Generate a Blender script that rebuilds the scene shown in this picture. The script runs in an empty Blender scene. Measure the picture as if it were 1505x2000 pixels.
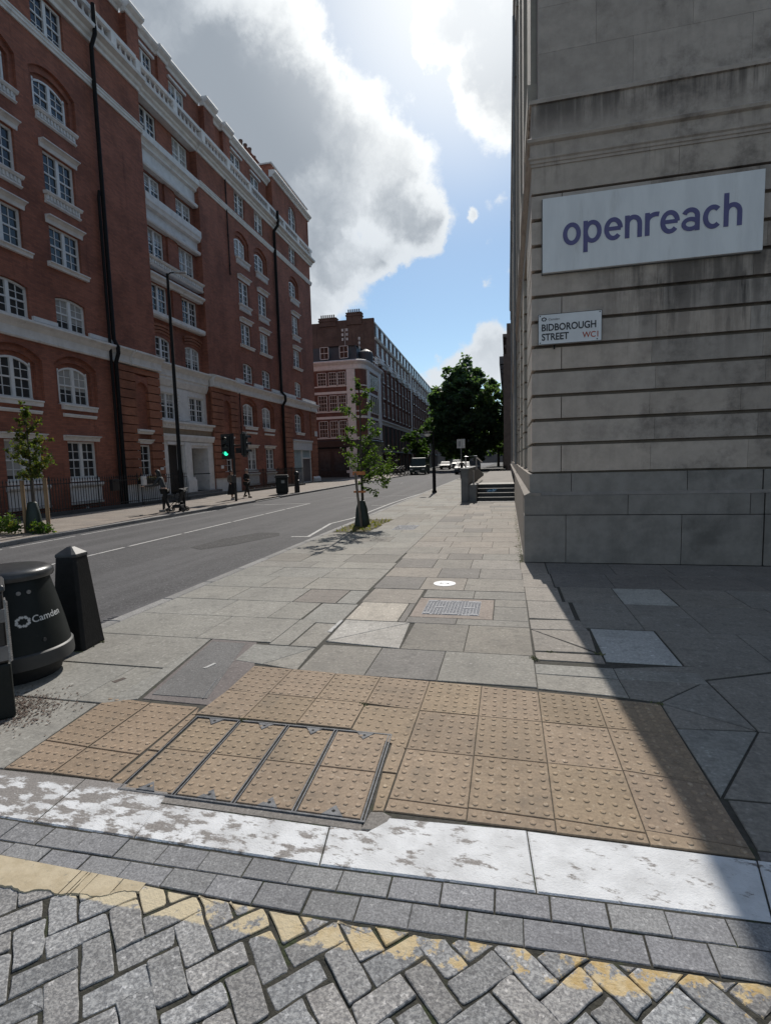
import bpy, math, random
from mathutils import Vector, Matrix
R = math.radians
rnd = random.Random(11)
sc = bpy.context.scene
col = sc.collection

# ------------------------------------------------------------------ camera
CAMH = 1.65
def cam_axes(yaw, pitch, roll):
    cy, sy = math.cos(yaw), math.sin(yaw)
    f = Vector((sy*math.cos(pitch), cy*math.cos(pitch), math.sin(pitch)))
    r = Vector((cy, -sy, 0)); d = f.cross(r)
    c, s = math.cos(roll), math.sin(roll)
    return c*r + s*d, -s*r + c*d, f
r_, d_, f_ = cam_axes(R(-13.310), R(-5.552), R(1.6476))
cd = bpy.data.cameras.new('camera')
cd.sensor_fit = 'VERTICAL'; cd.sensor_height = 24.0; cd.sensor_width = 24.0
cd.lens = 1014.2/2000*24.0
cd.clip_start = 0.05; cd.clip_end = 3000
cam = bpy.data.objects.new('camera', cd); col.objects.link(cam)
m = Matrix.Identity(4)
for i in range(3):
    m[i][0] = r_[i]; m[i][1] = -d_[i]; m[i][2] = -f_[i]
m[0][3], m[1][3], m[2][3] = 0, 0, CAMH
cam.matrix_world = m
sc.camera = cam

# ------------------------------------------------------------------ light
SUN_AZ, SUN_EL = -3.9, 42.0          # azimuth from +Y towards +X
sdir = Vector((math.sin(R(SUN_AZ))*math.cos(R(SUN_EL)), math.cos(R(SUN_AZ))*math.cos(R(SUN_EL)), math.sin(R(SUN_EL))))
sl = bpy.data.lights.new('sun', 'SUN'); sl.energy = 4.1; sl.angle = R(0.55); sl.color = (1.0, 0.945, 0.87)
so = bpy.data.objects.new('sun', sl); col.objects.link(so)
so.rotation_euler = (-sdir).to_track_quat('-Z', 'Y').to_euler(); so.location = (0, 0, 60)

sc.view_settings.view_transform = 'Standard'; sc.view_settings.look = 'None'
sc.view_settings.exposure = 0.0; sc.view_settings.gamma = 1.0

w = bpy.data.worlds.new('World'); sc.world = w; w.use_nodes = True
def N(nt, t, **k):
    n = nt.nodes.new(t)
    for a, b in k.items(): setattr(n, a, b)
    return n
def math_(nt, op, a, b=None, clamp=False):
    n = N(nt, 'ShaderNodeMath', operation=op); n.use_clamp = clamp
    for i, v in enumerate((a, b)):
        if v is None: continue
        if isinstance(v, (int, float)): n.inputs[i].default_value = v
        else: nt.links.new(v, n.inputs[i])
    return n.outputs[0]
def mrange(nt, v, a, b, c=0.0, d=1.0, smooth=True):
    n = N(nt, 'ShaderNodeMapRange'); n.interpolation_type = 'SMOOTHSTEP' if smooth else 'LINEAR'
    nt.links.new(v, n.inputs['Value'])
    for k, x in zip(('From Min', 'From Max', 'To Min', 'To Max'), (a, b, c, d)): n.inputs[k].default_value = x
    return n.outputs['Result']
def mixc(nt, f, a, b, mode='MIX'):
    n = N(nt, 'ShaderNodeMix', data_type='RGBA', blend_type=mode)
    for s, v in ((n.inputs[0], f), (n.inputs[6], a), (n.inputs[7], b)):
        if isinstance(v, (int, float)): s.default_value = v
        elif isinstance(v, tuple): s.default_value = (*v, 1) if len(v) == 3 else v
        else: nt.links.new(v, s)
    return n.outputs[2]
def noise(nt, vec, scale, detail=4, rough=.55, dist=0.0, out='Fac'):
    n = N(nt, 'ShaderNodeTexNoise'); n.inputs['Scale'].default_value = scale
    n.inputs['Detail'].default_value = detail; n.inputs['Roughness'].default_value = rough
    n.inputs['Distortion'].default_value = dist
    if vec is not None: nt.links.new(vec, n.inputs['Vector'])
    return n.outputs[out]

def build_sky():
    nt = w.node_tree; nt.nodes.clear()
    out = N(nt, 'ShaderNodeOutputWorld'); bg = N(nt, 'ShaderNodeBackground'); bg.inputs[1].default_value = 0.1
    nt.links.new(bg.outputs[0], out.inputs[0])
    sky = N(nt, 'ShaderNodeTexSky', sky_type='NISHITA'); sky.sun_disc = False
    sky.sun_elevation = R(SUN_EL); sky.sun_rotation = R(SUN_AZ)
    sky.air_density = 1.0; sky.dust_density = 0.35; sky.ozone_density = 2.5
    tc = N(nt, 'ShaderNodeTexCoord'); d = tc.outputs['Generated']
    # warped direction for ragged cloud outlines
    nz = N(nt, 'ShaderNodeTexNoise'); nz.inputs['Scale'].default_value = 7.0; nz.inputs['Detail'].default_value = 9; nz.inputs['Roughness'].default_value = .62
    nt.links.new(d, nz.inputs['Vector'])
    sub = N(nt, 'ShaderNodeVectorMath', operation='SUBTRACT'); nt.links.new(nz.outputs['Color'], sub.inputs[0]); sub.inputs[1].default_value = (.5, .5, .5)
    scl = N(nt, 'ShaderNodeVectorMath', operation='SCALE'); nt.links.new(sub.outputs[0], scl.inputs[0]); scl.inputs['Scale'].default_value = .17
    add = N(nt, 'ShaderNodeVectorMath', operation='ADD'); nt.links.new(d, add.inputs[0]); nt.links.new(scl.outputs[0], add.inputs[1])
    wd = add.outputs[0]
    blobs = [(-.55,.60,.58,.22),(-.467,.679,.567,.19),(-.40,.735,.557,.15),(-.32,.775,.56,.115),(-.235,.835,.50,.10),(-.165,.868,.47,.078),
             (-.17,.90,.405,.062),(-.125,.905,.408,.05),(-.27,.88,.40,.115),(-.30,.905,.315,.085),(-.38,.80,.47,.16),(-.42,.84,.35,.15),(-.36,.90,.25,.06),(-.222,.905,.345,.055),
             (-.10,.79,.605,.05),(-.05,.80,.60,.075),(0.0,.795,.61,.09),(-.012,.85,.525,.075),(.06,.83,.56,.12),(.05,.79,.64,.15),
             (.005,.915,.403,.034),(-.047,.918,.394,.024),(-.046,.954,.297,.017),(-.004,.944,.329,.022),(-.04,.92,.382,.022),
             (-.118,.98,.152,.042),(-.078,.979,.175,.050),(-.04,.98,.195,.052),(-.01,.985,.185,.055),(.01,.985,.15,.055),(-.15,.98,.118,.04),(-.05,.985,.14,.05)]
    tot = None
    for (x, y, z, r) in blobs:
        dn = N(nt, 'ShaderNodeVectorMath', operation='DISTANCE'); nt.links.new(wd, dn.inputs[0])
        l = math.sqrt(x*x+y*y+z*z); dn.inputs[1].default_value = (x/l, y/l, z/l)
        v = mrange(nt, dn.outputs['Value'], r*1.15, 0.0, 0, 1, False)
        v = math_(nt, 'MULTIPLY', v, (.36 if r < .035 else .42 if z < .21 else .50 if (x > -.12 and z > .5) else .56))
        tot = v if tot is None else math_(nt, 'ADD', tot, v)
    tot = math_(nt, 'MINIMUM', tot, .95)
    # unseen clouds behind the camera and to the sides, set for ambient light
    sx = N(nt, 'ShaderNodeSeparateXYZ'); nt.links.new(d, sx.inputs[0])
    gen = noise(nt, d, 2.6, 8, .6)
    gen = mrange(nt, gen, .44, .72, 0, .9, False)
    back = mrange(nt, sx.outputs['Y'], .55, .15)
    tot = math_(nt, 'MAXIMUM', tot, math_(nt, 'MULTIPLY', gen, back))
    fine = noise(nt, d, 15, 11, .68)
    dens = math_(nt, 'ADD', tot, math_(nt, 'MULTIPLY', math_(nt, 'SUBTRACT', fine, .5), .46))
    alpha = mrange(nt, dens, .14, .40)
    # thickness -> grey underside; broken by medium noise
    med = noise(nt, wd, 5.0, 9, .58)
    th = math_(nt, 'ADD', dens, math_(nt, 'MULTIPLY', math_(nt, 'SUBTRACT', med, .5), 1.05))
    th = math_(nt, 'ADD', th, math_(nt, 'MULTIPLY', math_(nt, 'SUBTRACT', fine, .5), -.22))
    grey = mrange(nt, th, .37, .98)
    grey = math_(nt, 'MULTIPLY', grey, mrange(nt, sx.outputs['Z'], .14, .33, .25, .95))
    # closeness to the sun brightens a cloud
    ds = N(nt, 'ShaderNodeVectorMath', operation='DISTANCE'); nt.links.new(d, ds.inputs[0]); ds.inputs[1].default_value = tuple(sdir)
    near = mrange(nt, ds.outputs['Value'], .42, .02)
    near2 = mrange(nt, ds.outputs['Value'], .36, .05)
    cdark = mixc(nt, near2, (3.2, 3.65, 4.2), (8.8, 9.2, 9.6))
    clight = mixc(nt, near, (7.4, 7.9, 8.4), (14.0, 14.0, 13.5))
    ccol = mixc(nt, grey, clight, cdark)
    ccol = mixc(nt, math_(nt, 'MULTIPLY', back, .62), ccol, (2.3, 2.45, 2.7))      # unseen cloud behind and beside, dimmed to deepen the shade
    skyc = mixc(nt, 1.0, sky.outputs[0], (.93, 1.03, 1.03), 'MULTIPLY')
    skyc = mixc(nt, math_(nt, 'MULTIPLY', mrange(nt, ds.outputs['Value'], .38, .0), .74), skyc, (12.0, 12.0, 11.6))       # aureole round the sun
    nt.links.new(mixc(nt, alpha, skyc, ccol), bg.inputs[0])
build_sky()

# ------------------------------------------------------------------ materials
MATS = {}
def new_mat(name):
    mt = bpy.data.materials.new(name); mt.use_nodes = True
    nt = mt.node_tree; b = nt.nodes['Principled BSDF']
    return mt, nt, b
def tint_node(nt):
    a = N(nt, 'ShaderNodeVertexColor'); a.layer_name = 'tint'; return a.outputs[0]
def mat(name, c1, c2=None, scale=6.0, rough=.8, bump=.15, bscale=60.0, metal=0.0, tint=False, detail=6, spec=.5, coords='Object', stretch=(1,1,1), c3=None, c3scale=1.5, c3lim=(.55,.72)):
    if name in MATS: return MATS[name]
    mt, nt, b = new_mat(name); MATS[name] = mt
    tc = N(nt, 'ShaderNodeTexCoord'); mp = N(nt, 'ShaderNodeMapping'); mp.inputs['Scale'].default_value = stretch
    nt.links.new(tc.outputs[coords], mp.inputs[0]); v = mp.outputs[0]
    c2 = c2 or tuple(x*.8 for x in c1)
    f = mrange(nt, noise(nt, v, scale, detail, .6), .3, .7)
    c = mixc(nt, f, c1, c2)
    if c3 is not None:
        c = mixc(nt, mrange(nt, noise(nt, v, c3scale, 8, .65), *c3lim), c, c3)
    if tint: c = mixc(nt, 1.0, c, tint_node(nt), 'MULTIPLY')
    nt.links.new(c, b.inputs['Base Color'])
    b.inputs['Roughness'].default_value = rough; b.inputs['Metallic'].default_value = metal
    b.inputs['Specular IOR Level'].default_value = spec
    if bump > 0:
        bm = N(nt, 'ShaderNodeBump'); bm.inputs['Strength'].default_value = bump; bm.inputs['Distance'].default_value = .01
        nt.links.new(noise(nt, v, bscale, 4, .6), bm.inputs['Height']); nt.links.new(bm.outputs[0], b.inputs['Normal'])
    return mt
def brick_mat(name, c1, c2, mortar, weather=(.35,.3,.28)):
    if name in MATS: return MATS[name]
    mt, nt, b = new_mat(name); MATS[name] = mt
    tc = N(nt, 'ShaderNodeTexCoord'); sx = N(nt, 'ShaderNodeSeparateXYZ'); nt.links.new(tc.outputs['Object'], sx.inputs[0])
    cb = N(nt, 'ShaderNodeCombineXYZ'); nt.links.new(math_(nt, 'ADD', sx.outputs[0], sx.outputs[1]), cb.inputs[0]); nt.links.new(sx.outputs[2], cb.inputs[1])
    bt = N(nt, 'ShaderNodeTexBrick'); nt.links.new(cb.outputs[0], bt.inputs['Vector'])
    bt.inputs['Color1'].default_value = (*c1, 1); bt.inputs['Color2'].default_value = (*c2, 1); bt.inputs['Mortar'].default_value = (*mortar, 1)
    bt.inputs['Scale'].default_value = 1; bt.inputs['Brick Width'].default_value = .225; bt.inputs['Row Height'].default_value = .075
    bt.inputs['Mortar Size'].default_value = .006; bt.inputs['Mortar Smooth'].default_value = .3; bt.inputs['Bias'].default_value = -.1
    big = mrange(nt, noise(nt, tc.outputs['Object'], .55, 7, .62), .35, .68)
    c = mixc(nt, math_(nt, 'MULTIPLY', big, .55), bt.outputs[0], weather, 'MULTIPLY')
    mp = N(nt, 'ShaderNodeMapping'); mp.inputs['Scale'].default_value = (3.0, 3.0, .35); nt.links.new(tc.outputs['Object'], mp.inputs[0])
    streak = mrange(nt, noise(nt, mp.outputs[0], 1.2, 6, .6), .55, .75)
    c = mixc(nt, math_(nt, 'MULTIPLY', streak, .5), c, weather, 'MULTIPLY')
    nt.links.new(c, b.inputs['Base Color']); b.inputs['Roughness'].default_value = .88
    bm = N(nt, 'ShaderNodeBump'); bm.inputs['Strength'].default_value = .35; bm.inputs['Distance'].default_value = .008
    nt.links.new(bt.outputs['Fac'], bm.inputs['Height']); bm.invert = True; nt.links.new(bm.outputs[0], b.inputs['Normal'])
    return mt
def stone_mat(name, c1, c2, dark, amount=.5, tint=True):
    """weathered ashlar: per-block tint, mottling, dark streaks running down"""
    if name in MATS: return MATS[name]
    mt, nt, b = new_mat(name); MATS[name] = mt
    tc = N(nt, 'ShaderNodeTexCoord'); o = tc.outputs['Object']
    c = mixc(nt, mrange(nt, noise(nt, o, 5, 8, .65), .3, .7), c1, c2)
    if tint: c = mixc(nt, 1.0, c, tint_node(nt), 'MULTIPLY')
    mp = N(nt, 'ShaderNodeMapping'); mp.inputs['Scale'].default_value = (4.5, 4.5, .42); nt.links.new(o, mp.inputs[0])
    s = mrange(nt, noise(nt, mp.outputs[0], 1.6, 7, .6), .47, .66)
    g = mrange(nt, noise(nt, o, .75, 6, .6), .40, .62)
    sx = N(nt, 'ShaderNodeSeparateXYZ'); nt.links.new(o, sx.inputs[0])
    # rain streaks hang below the ledges and the sign, thinning out downwards
    z = sx.outputs[2]
    l1 = math_(nt, 'MULTIPLY', mrange(nt, z, 2.6, 4.42), math_(nt, 'LESS_THAN', z, 4.43)); l1 = math_(nt, 'MULTIPLY', l1, mrange(nt, sx.outputs[0], .5, 1.6))
    l2 = math_(nt, 'MULTIPLY', mrange(nt, z, 6.25, 6.75), math_(nt, 'LESS_THAN', z, 6.8)); l3 = math_(nt, 'MULTIPLY', mrange(nt, z, 5.2, 6.2), math_(nt, 'LESS_THAN', z, 6.25))
    l4 = mrange(nt, z, 7.6, 9.5, 0, .35)
    lm_ = math_(nt, 'MAXIMUM', math_(nt, 'MAXIMUM', l1, l2), math_(nt, 'MAXIMUM', math_(nt, 'MULTIPLY', l3, .6), l4))
    g = math_(nt, 'MAXIMUM', math_(nt, 'MULTIPLY', g, lm_), math_(nt, 'MULTIPLY', g, .12))
    s2 = mrange(nt, noise(nt, mp.outputs[0], .9, 8, .62), .40, .60)
    heavy = math_(nt, 'MAXIMUM', math_(nt, 'MULTIPLY', math_(nt, 'MULTIPLY', l1, s2), .75), math_(nt, 'MULTIPLY', math_(nt, 'MULTIPLY', l2, s2), .8))
    k = math_(nt, 'MAXIMUM', math_(nt, 'MULTIPLY', math_(nt, 'MULTIPLY', s, g), amount, True), heavy)
    c = mixc(nt, k, c, dark)
    blot = mrange(nt, noise(nt, o, 1.3, 9, .7), .46, .70)
    blot = math_(nt, 'MULTIPLY', blot, mrange(nt, sx.outputs[0], .3, 2.2, .25, 1))
    c = mixc(nt, math_(nt, 'MULTIPLY', blot, amount*.62), c, dark)
    nt.links.new(c, b.inputs['Base Color']); b.inputs['Roughness'].default_value = .9
    bm = N(nt, 'ShaderNodeBump'); bm.inputs['Strength'].default_value = .25; bm.inputs['Distance'].default_value = .01
    nt.links.new(noise(nt, o, 45, 6, .65), bm.inputs['Height']); nt.links.new(bm.outputs[0], b.inputs['Normal'])
    return mt

def granular(name, c1, c2, c3, scale, rough=.85, tint=True, extra=None, bump=.3):
    """speckled granite / asphalt: fine grain in three tones"""
    if name in MATS: return MATS[name]
    mt, nt, b = new_mat(name); MATS[name] = mt
    tc = N(nt, 'ShaderNodeTexCoord'); o = tc.outputs['Object']
    c = mixc(nt, mrange(nt, noise(nt, o, scale, 3, .7), .38, .62), c1, c2)
    c = mixc(nt, mrange(nt, noise(nt, o, scale*.55, 2, .6), .60, .70), c, c3)
    c = mixc(nt, math_(nt, 'MULTIPLY', mrange(nt, noise(nt, o, scale*.22, 3, .7), .52, .66), .45), c, tuple(x*.6 for x in c2))
    c = mixc(nt, math_(nt, 'MULTIPLY', mrange(nt, noise(nt, o, 1.7, 6, .6), .35, .7), .30), c, tuple(x*.55 for x in c2))
    if tint: c = mixc(nt, 1.0, c, tint_node(nt), 'MULTIPLY')
    if extra: c = extra(nt, o, c)
    nt.links.new(c, b.inputs['Base Color']); b.inputs['Roughness'].default_value = rough
    if bump:
        bm = N(nt, 'ShaderNodeBump'); bm.inputs['Strength'].default_value = bump; bm.inputs['Distance'].default_value = .006
        nt.links.new(noise(nt, o, scale*.7, 4, .7), bm.inputs['Height']); nt.links.new(bm.outputs[0], b.inputs['Normal'])
    return mt

def glass_mat(name, c=(.02,.025,.03), curtain=(.42,.42,.41), amt=.5):
    if name in MATS: return MATS[name]
    mt, nt, b = new_mat(name); MATS[name] = mt
    oi = N(nt, 'ShaderNodeObjectInfo'); tc = N(nt, 'ShaderNodeTexCoord')
    sx = N(nt, 'ShaderNodeSeparateXYZ'); nt.links.new(tc.outputs['Generated'], sx.inputs[0])
    # some rooms have a net curtain or a part-drawn blind behind the glass
    has = math_(nt, 'GREATER_THAN', oi.outputs['Random'], 1-amt)
    drop = math_(nt, 'GREATER_THAN', sx.outputs[2], math_(nt, 'MULTIPLY', math_(nt, 'FRACT', math_(nt, 'MULTIPLY', oi.outputs['Random'], 17.0)), .8))
    fold = N(nt, 'ShaderNodeTexWave'); fold.inputs['Scale'].default_value = 9; fold.bands_direction = 'Y'; fold.inputs['Distortion'].default_value = 1.5
    nt.links.new(tc.outputs['Generated'], fold.inputs[0])
    cur = mixc(nt, fold.outputs['Fac'], curtain, tuple(x*.7 for x in curtain))
    nt.links.new(mixc(nt, math_(nt, 'MULTIPLY', has, drop), c, cur), b.inputs['Base Color'])
    b.inputs['Roughness'].default_value = .08; b.inputs['Specular IOR Level'].default_value = .6
    bm = N(nt, 'ShaderNodeBump'); bm.inputs['Strength'].default_value = .06; bm.inputs['Distance'].default_value = .02
    nt.links.new(noise(nt, tc.outputs['Object'], 2.5, 2, .5), bm.inputs['Height']); nt.links.new(bm.outputs[0], b.inputs['Normal'])
    return mt
def leaf_mat(name):
    if name in MATS: return MATS[name]
    mt, nt, b = new_mat(name); MATS[name] = mt
    c = tint_node(nt)
    nt.links.new(c, b.inputs['Base Color']); b.inputs['Roughness'].default_value = .5; b.inputs['Specular IOR Level'].default_value = .35
    tr = N(nt, 'ShaderNodeBsdfTranslucent'); nt.links.new(mixc(nt, 1.0, c, (1.5, 1.6, .6), 'MULTIPLY'), tr.inputs[0])
    mx = N(nt, 'ShaderNodeMixShader'); mx.inputs[0].default_value = .55
    out = nt.nodes['Material Output']
    nt.links.new(b.outputs[0], mx.inputs[1]); nt.links.new(tr.outputs[0], mx.inputs[2]); nt.links.new(mx.outputs[0], out.inputs[0])
    return mt
def emit_mat(name, c, s):
    mt, nt, b = new_mat(name)
    b.inputs['Base Color'].default_value = (*c, 1); b.inputs['Emission Color'].default_value = (*c, 1); b.inputs['Emission Strength'].default_value = s
    return mt

# ------------------------------------------------------------------ mesh builder
class M:
    def __init__(s): s.v = []; s.f = []; s.c = []; s.cur = (1, 1, 1)
    def vs(s, pts):
        i = len(s.v); s.v.extend([tuple(p) for p in pts]); return i
    def face(s, idx): s.f.append(tuple(idx)); s.c.append(s.cur)
    def poly(s, pts): i = s.vs(pts); s.face(range(i, i+len(pts)))
    def box(s, x0, x1, y0, y1, z0, z1):
        if x0 > x1: x0, x1 = x1, x0
        if y0 > y1: y0, y1 = y1, y0
        if z0 > z1: z0, z1 = z1, z0
        i = s.vs([(x0,y0,z0),(x1,y0,z0),(x1,y1,z0),(x0,y1,z0),(x0,y0,z1),(x1,y0,z1),(x1,y1,z1),(x0,y1,z1)])
        for q in ((3,2,1,0),(4,5,6,7),(0,1,5,4),(1,2,6,5),(2,3,7,6),(3,0,4,7)): s.face([i+k for k in q])
        return s
    def obox(s, c, hx, hy, hz, rz=0, rx=0, ry=0):
        mt = Matrix.Translation(c) @ Matrix.Rotation(rz, 4, 'Z') @ Matrix.Rotation(rx, 4, 'X') @ Matrix.Rotation(ry, 4, 'Y')
        i = s.vs([mt @ Vector(p) for p in ((-hx,-hy,-hz),(hx,-hy,-hz),(hx,hy,-hz),(-hx,hy,-hz),(-hx,-hy,hz),(hx,-hy,hz),(hx,hy,hz),(-hx,hy,hz))])
        for q in ((3,2,1,0),(4,5,6,7),(0,1,5,4),(1,2,6,5),(2,3,7,6),(3,0,4,7)): s.face([i+k for k in q])
        return s
    def prism(s, pts, fn, a, b):
        """pts 2-D outline; fn(u,v,t)->3-D; extruded t=a..b"""
        n = len(pts); i = s.vs([fn(u, v, a) for u, v in pts]); j = s.vs([fn(u, v, b) for u, v in pts])
        s.face(list(range(i+n-1, i-1, -1))); s.face(range(j, j+n))
        for k in range(n): s.face((i+k, i+(k+1) % n, j+(k+1) % n, j+k))
        return s
    def tube(s, pts, rad, n=8, cap=True):
        pts = [Vector(p) for p in pts]
        if not isinstance(rad, (list, tuple)): rad = [rad]*len(pts)
        prev = None; rings = []
        for k, p in enumerate(pts):
            t = (pts[min(k+1, len(pts)-1)] - pts[max(k-1, 0)]).normalized()
            a = Vector((0, 0, 1)) if abs(t.z) < .9 else Vector((1, 0, 0))
            if prev is not None: a = prev
            u = (a - t*a.dot(t)).normalized(); prev = u; vv = t.cross(u)
            rings.append(s.vs([p + (u*math.cos(2*math.pi*q/n) + vv*math.sin(2*math.pi*q/n))*rad[k] for q in range(n)]))
        for a, b in zip(rings, rings[1:]):
            for q in range(n): s.face((a+q, a+(q+1) % n, b+(q+1) % n, b+q))
        if cap:
            s.face(list(range(rings[0]+n-1, rings[0]-1, -1))); s.face(range(rings[-1], rings[-1]+n))
        return s
    def lathe(s, cx, cy, prof, n=24, sx=1.0, sy=1.0, rot=0.0):
        rings = []
        for r, z in prof:
            rings.append(s.vs([(cx+r*sx*math.cos(2*math.pi*q/n+rot), cy+r*sy*math.sin(2*math.pi*q/n+rot), z) for q in range(n)]))
        for a, b in zip(rings, rings[1:]):
            for q in range(n): s.face((a+q, a+(q+1) % n, b+(q+1) % n, b+q))
        s.face(list(range(rings[0]+n-1, rings[0]-1, -1))); s.face(range(rings[-1], rings[-1]+n))
        return s
    def slab(s, pts, z=0.0, ch=.004, deep=.03, tilt=0.0, inset=.003):
        """convex paving unit with chamfered arris; pts counter-clockwise 2-D"""
        n = len(pts); cx = sum(p[0] for p in pts)/n; cy = sum(p[1] for p in pts)/n
        ax, ay = rnd.uniform(-tilt, tilt), rnd.uniform(-tilt, tilt)
        def shrink(d):
            o = []
            for k in range(n):
                p0, p1, p2 = pts[k-1], pts[k], pts[(k+1) % n]
                e1 = Vector((p1[0]-p0[0], p1[1]-p0[1])); e2 = Vector((p2[0]-p1[0], p2[1]-p1[1]))
                if e1.length < 1e-6 or e2.length < 1e-6: o.append(p1); continue
                n1 = Vector((-e1.y, e1.x)).normalized(); n2 = Vector((-e2.y, e2.x)).normalized()
                b = n1+n2
                if b.length < 1e-4: b = n1.copy()
                b.normalize(); q = d/max(.35, b.dot(n1)); o.append((p1[0]+b.x*q, p1[1]+b.y*q))
            return o
        A = shrink(inset); B = shrink(inset+ch)
        h = lambda p: z + (p[0]-cx)*ax + (p[1]-cy)*ay
        i = s.vs([(p[0], p[1], z-deep) for p in A]); j = s.vs([(p[0], p[1], h(p)-ch*.8) for p in A]); k = s.vs([(p[0], p[1], h(p)) for p in B])
        s.face(range(k, k+n))
        for q in range(n):
            r = (q+1) % n
            s.face((i+q, i+r, j+r, j+q)); s.face((j+q, j+r, k+r, k+q))
        return s
    def build(s, name, material, parent=None, world=False, smooth=None, bevel=0.0, shift=None):
        if world and parent is not None:
            l = parent.location; s.v = [(a-l.x, b-l.y, c-l.z) for a, b, c in s.v]
        me = bpy.data.meshes.new(name); me.from_pydata(s.v, [], s.f)
        if any(c != (1, 1, 1) for c in s.c) or 'tint' in material.get('flags', ''):
            at = me.color_attributes.new('tint', 'FLOAT_COLOR', 'CORNER')
            buf = []
            for p, c in zip(s.f, s.c): buf.extend([c[0], c[1], c[2], 1.0]*len(p))
            at.data.foreach_set('color', buf)
        me.update()
        o = bpy.data.objects.new(name, me); col.objects.link(o); me.materials.append(material)
        if smooth is not None:
            me.shade_smooth(); me.set_sharp_from_angle(angle=R(smooth))
        if bevel:
            b = o.modifiers.new('bevel', 'BEVEL'); b.width = bevel; b.segments = 2; b.limit_method = 'ANGLE'; b.angle_limit = R(40)
        if parent is not None: o.parent = parent
        return o
def tagt(o, label=None, cat=None, group=None, kind=None):
    if label: o['label'] = label
    if cat: o['category'] = cat
    if group: o['group'] = group
    if kind: o['kind'] = kind
    return o
def thing(name, label, cat, loc=(0,0,0), rz=0.0, group=None):
    o = bpy.data.objects.new(name, None); col.objects.link(o); o.location = loc; o.rotation_euler = (0, 0, rz)
    o.empty_display_size = .2
    return tagt(o, label, cat, group)
def clip(pts, a, b, c):
    """keep a*x+b*y<=c"""
    out = []
    for k in range(len(pts)):
        p, q = pts[k-1], pts[k]
        dp, dq = a*p[0]+b*p[1]-c, a*q[0]+b*q[1]-c
        if (dp <= 0) != (dq <= 0):
            t = dp/(dp-dq); out.append((p[0]+(q[0]-p[0])*t, p[1]+(q[1]-p[1])*t))
        if dq <= 0: out.append(q)
    return out
def area(p): return .5*sum(p[k-1][0]*p[k][1]-p[k][0]*p[k-1][1] for k in range(len(p)))
def text_mesh(name, body, size, material, parent, mtx, extrude=.003, bold=0.0, align='LEFT', xscale=1.0, spacing=1.0):
    cu = bpy.data.curves.new(name, 'FONT'); cu.body = body; cu.size = size; cu.extrude = extrude; cu.offset = bold
    cu.align_x = align; cu.space_character = spacing; cu.resolution_u = 4
    o = bpy.data.objects.new(name, cu); col.objects.link(o)
    dg = bpy.context.evaluated_depsgraph_get(); me = bpy.data.meshes.new_from_object(o.evaluated_get(dg))
    bpy.data.objects.remove(o)
    me.transform(Matrix.Diagonal((xscale, 1, 1, 1))); me.transform(mtx); me.materials.clear(); me.materials.append(material)
    t = bpy.data.objects.new(name, me); col.objects.link(t)
    if parent is not None: t.parent = parent
    return t
# ------------------------------------------------------------------ ground
def structure(o): o['kind'] = 'structure'; return o
def asph_extra(nt, o, c):
    mp = N(nt, 'ShaderNodeMapping'); mp.inputs['Scale'].default_value = (1.1, .05, 1); nt.links.new(o, mp.inputs[0])
    c = mixc(nt, math_(nt, 'MULTIPLY', mrange(nt, noise(nt, mp.outputs[0], 1.3, 5, .6), .42, .68), .45), c, (.125,.122,.126))
    c = mixc(nt, math_(nt, 'MULTIPLY', mrange(nt, noise(nt, o, .8, 8, .68), .54, .70), .45), c, (.055,.054,.056))
    return mixc(nt, mrange(nt, noise(nt, o, 2.3, 9, .75), .68, .71), c, (.05,.05,.052))
asph = granular('asphalt', (.095,.093,.097), (.048,.047,.050), (.22,.216,.216), 55, .88, tint=False, bump=.7, extra=asph_extra)
g = M(); g.box(-700, 700, -300, 1500, -.6, -.14); structure(g.build('ground', mat('soil', (.09,.085,.08), (.06,.058,.055), 2)))
g = M(); g.poly([(-11.62,-60,-.10),(-4.26,-60,-.10),(-4.1,60,-.10),(-3.2,420,-.10),(-12.6,420,-.10),(-11.7,60,-.10)])
structure(g.build('road', asph))
# patched asphalt in the carriageway
pm = granular('asphalt_patch', (.065,.063,.064), (.028,.027,.028), (.17,.165,.165), 34, .9, tint=False, bump=.8)
g = M(); g.poly([(-6.75,9.95,-.096),(-6.35,9.7,-.096),(-5.95,10.3,-.096),(-5.5,11.8,-.096),(-5.7,12.25,-.096),(-6.3,12.3,-.096),(-6.7,11.2,-.096)])
structure(g.build('road_patch', pm))

def wear(name, lo, hi, paint, base1, base2, tintable=False):
    pass
def paint_mat():
    mt, nt, b = new_mat('road_paint')
    o = N(nt, 'ShaderNodeTexCoord').outputs['Object']
    k = mrange(nt, noise(nt, o, 14, 7, .7), .36, .46)
    nt.links.new(mixc(nt, k, (.14,.135,.13), (.46,.455,.44)), b.inputs['Base Color']); b.inputs['Roughness'].default_value = .8
    return mt
rp = paint_mat()
def strip(mb, pts, wdt, z):
    for (x0, y0), (x1, y1) in zip(pts, pts[1:]):
        dx, dy = x1-x0, y1-y0; l = math.hypot(dx, dy); nx, ny = -dy/l*wdt/2, dx/l*wdt/2
        mb.poly([(x0+nx,y0+ny,z),(x0-nx,y0-ny,z),(x1-nx,y1-ny,z),(x1+nx,y1+ny,z)][::-1] if (dx*0+1) < 0 else [(x0-nx,y0-ny,z),(x1-nx,y1-ny,z),(x1+nx,y1+ny,z),(x0+nx,y0+ny,z)])
def cline(y): return -8.28 - .022*(y-10) + .10*math.sin(y*.55)
g = M()
for a, b in ((3.0,5.6),(5.75,8.1),(8.22,9.85),(9.98,12.0),(12.12,14.6),(14.72,16.9),(17.02,18.8),(18.9,21.5)):
    strip(g, [(-8.38+.012*(12-a), a), (-8.38+.012*(12-b), b)], .085, -.095)
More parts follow.
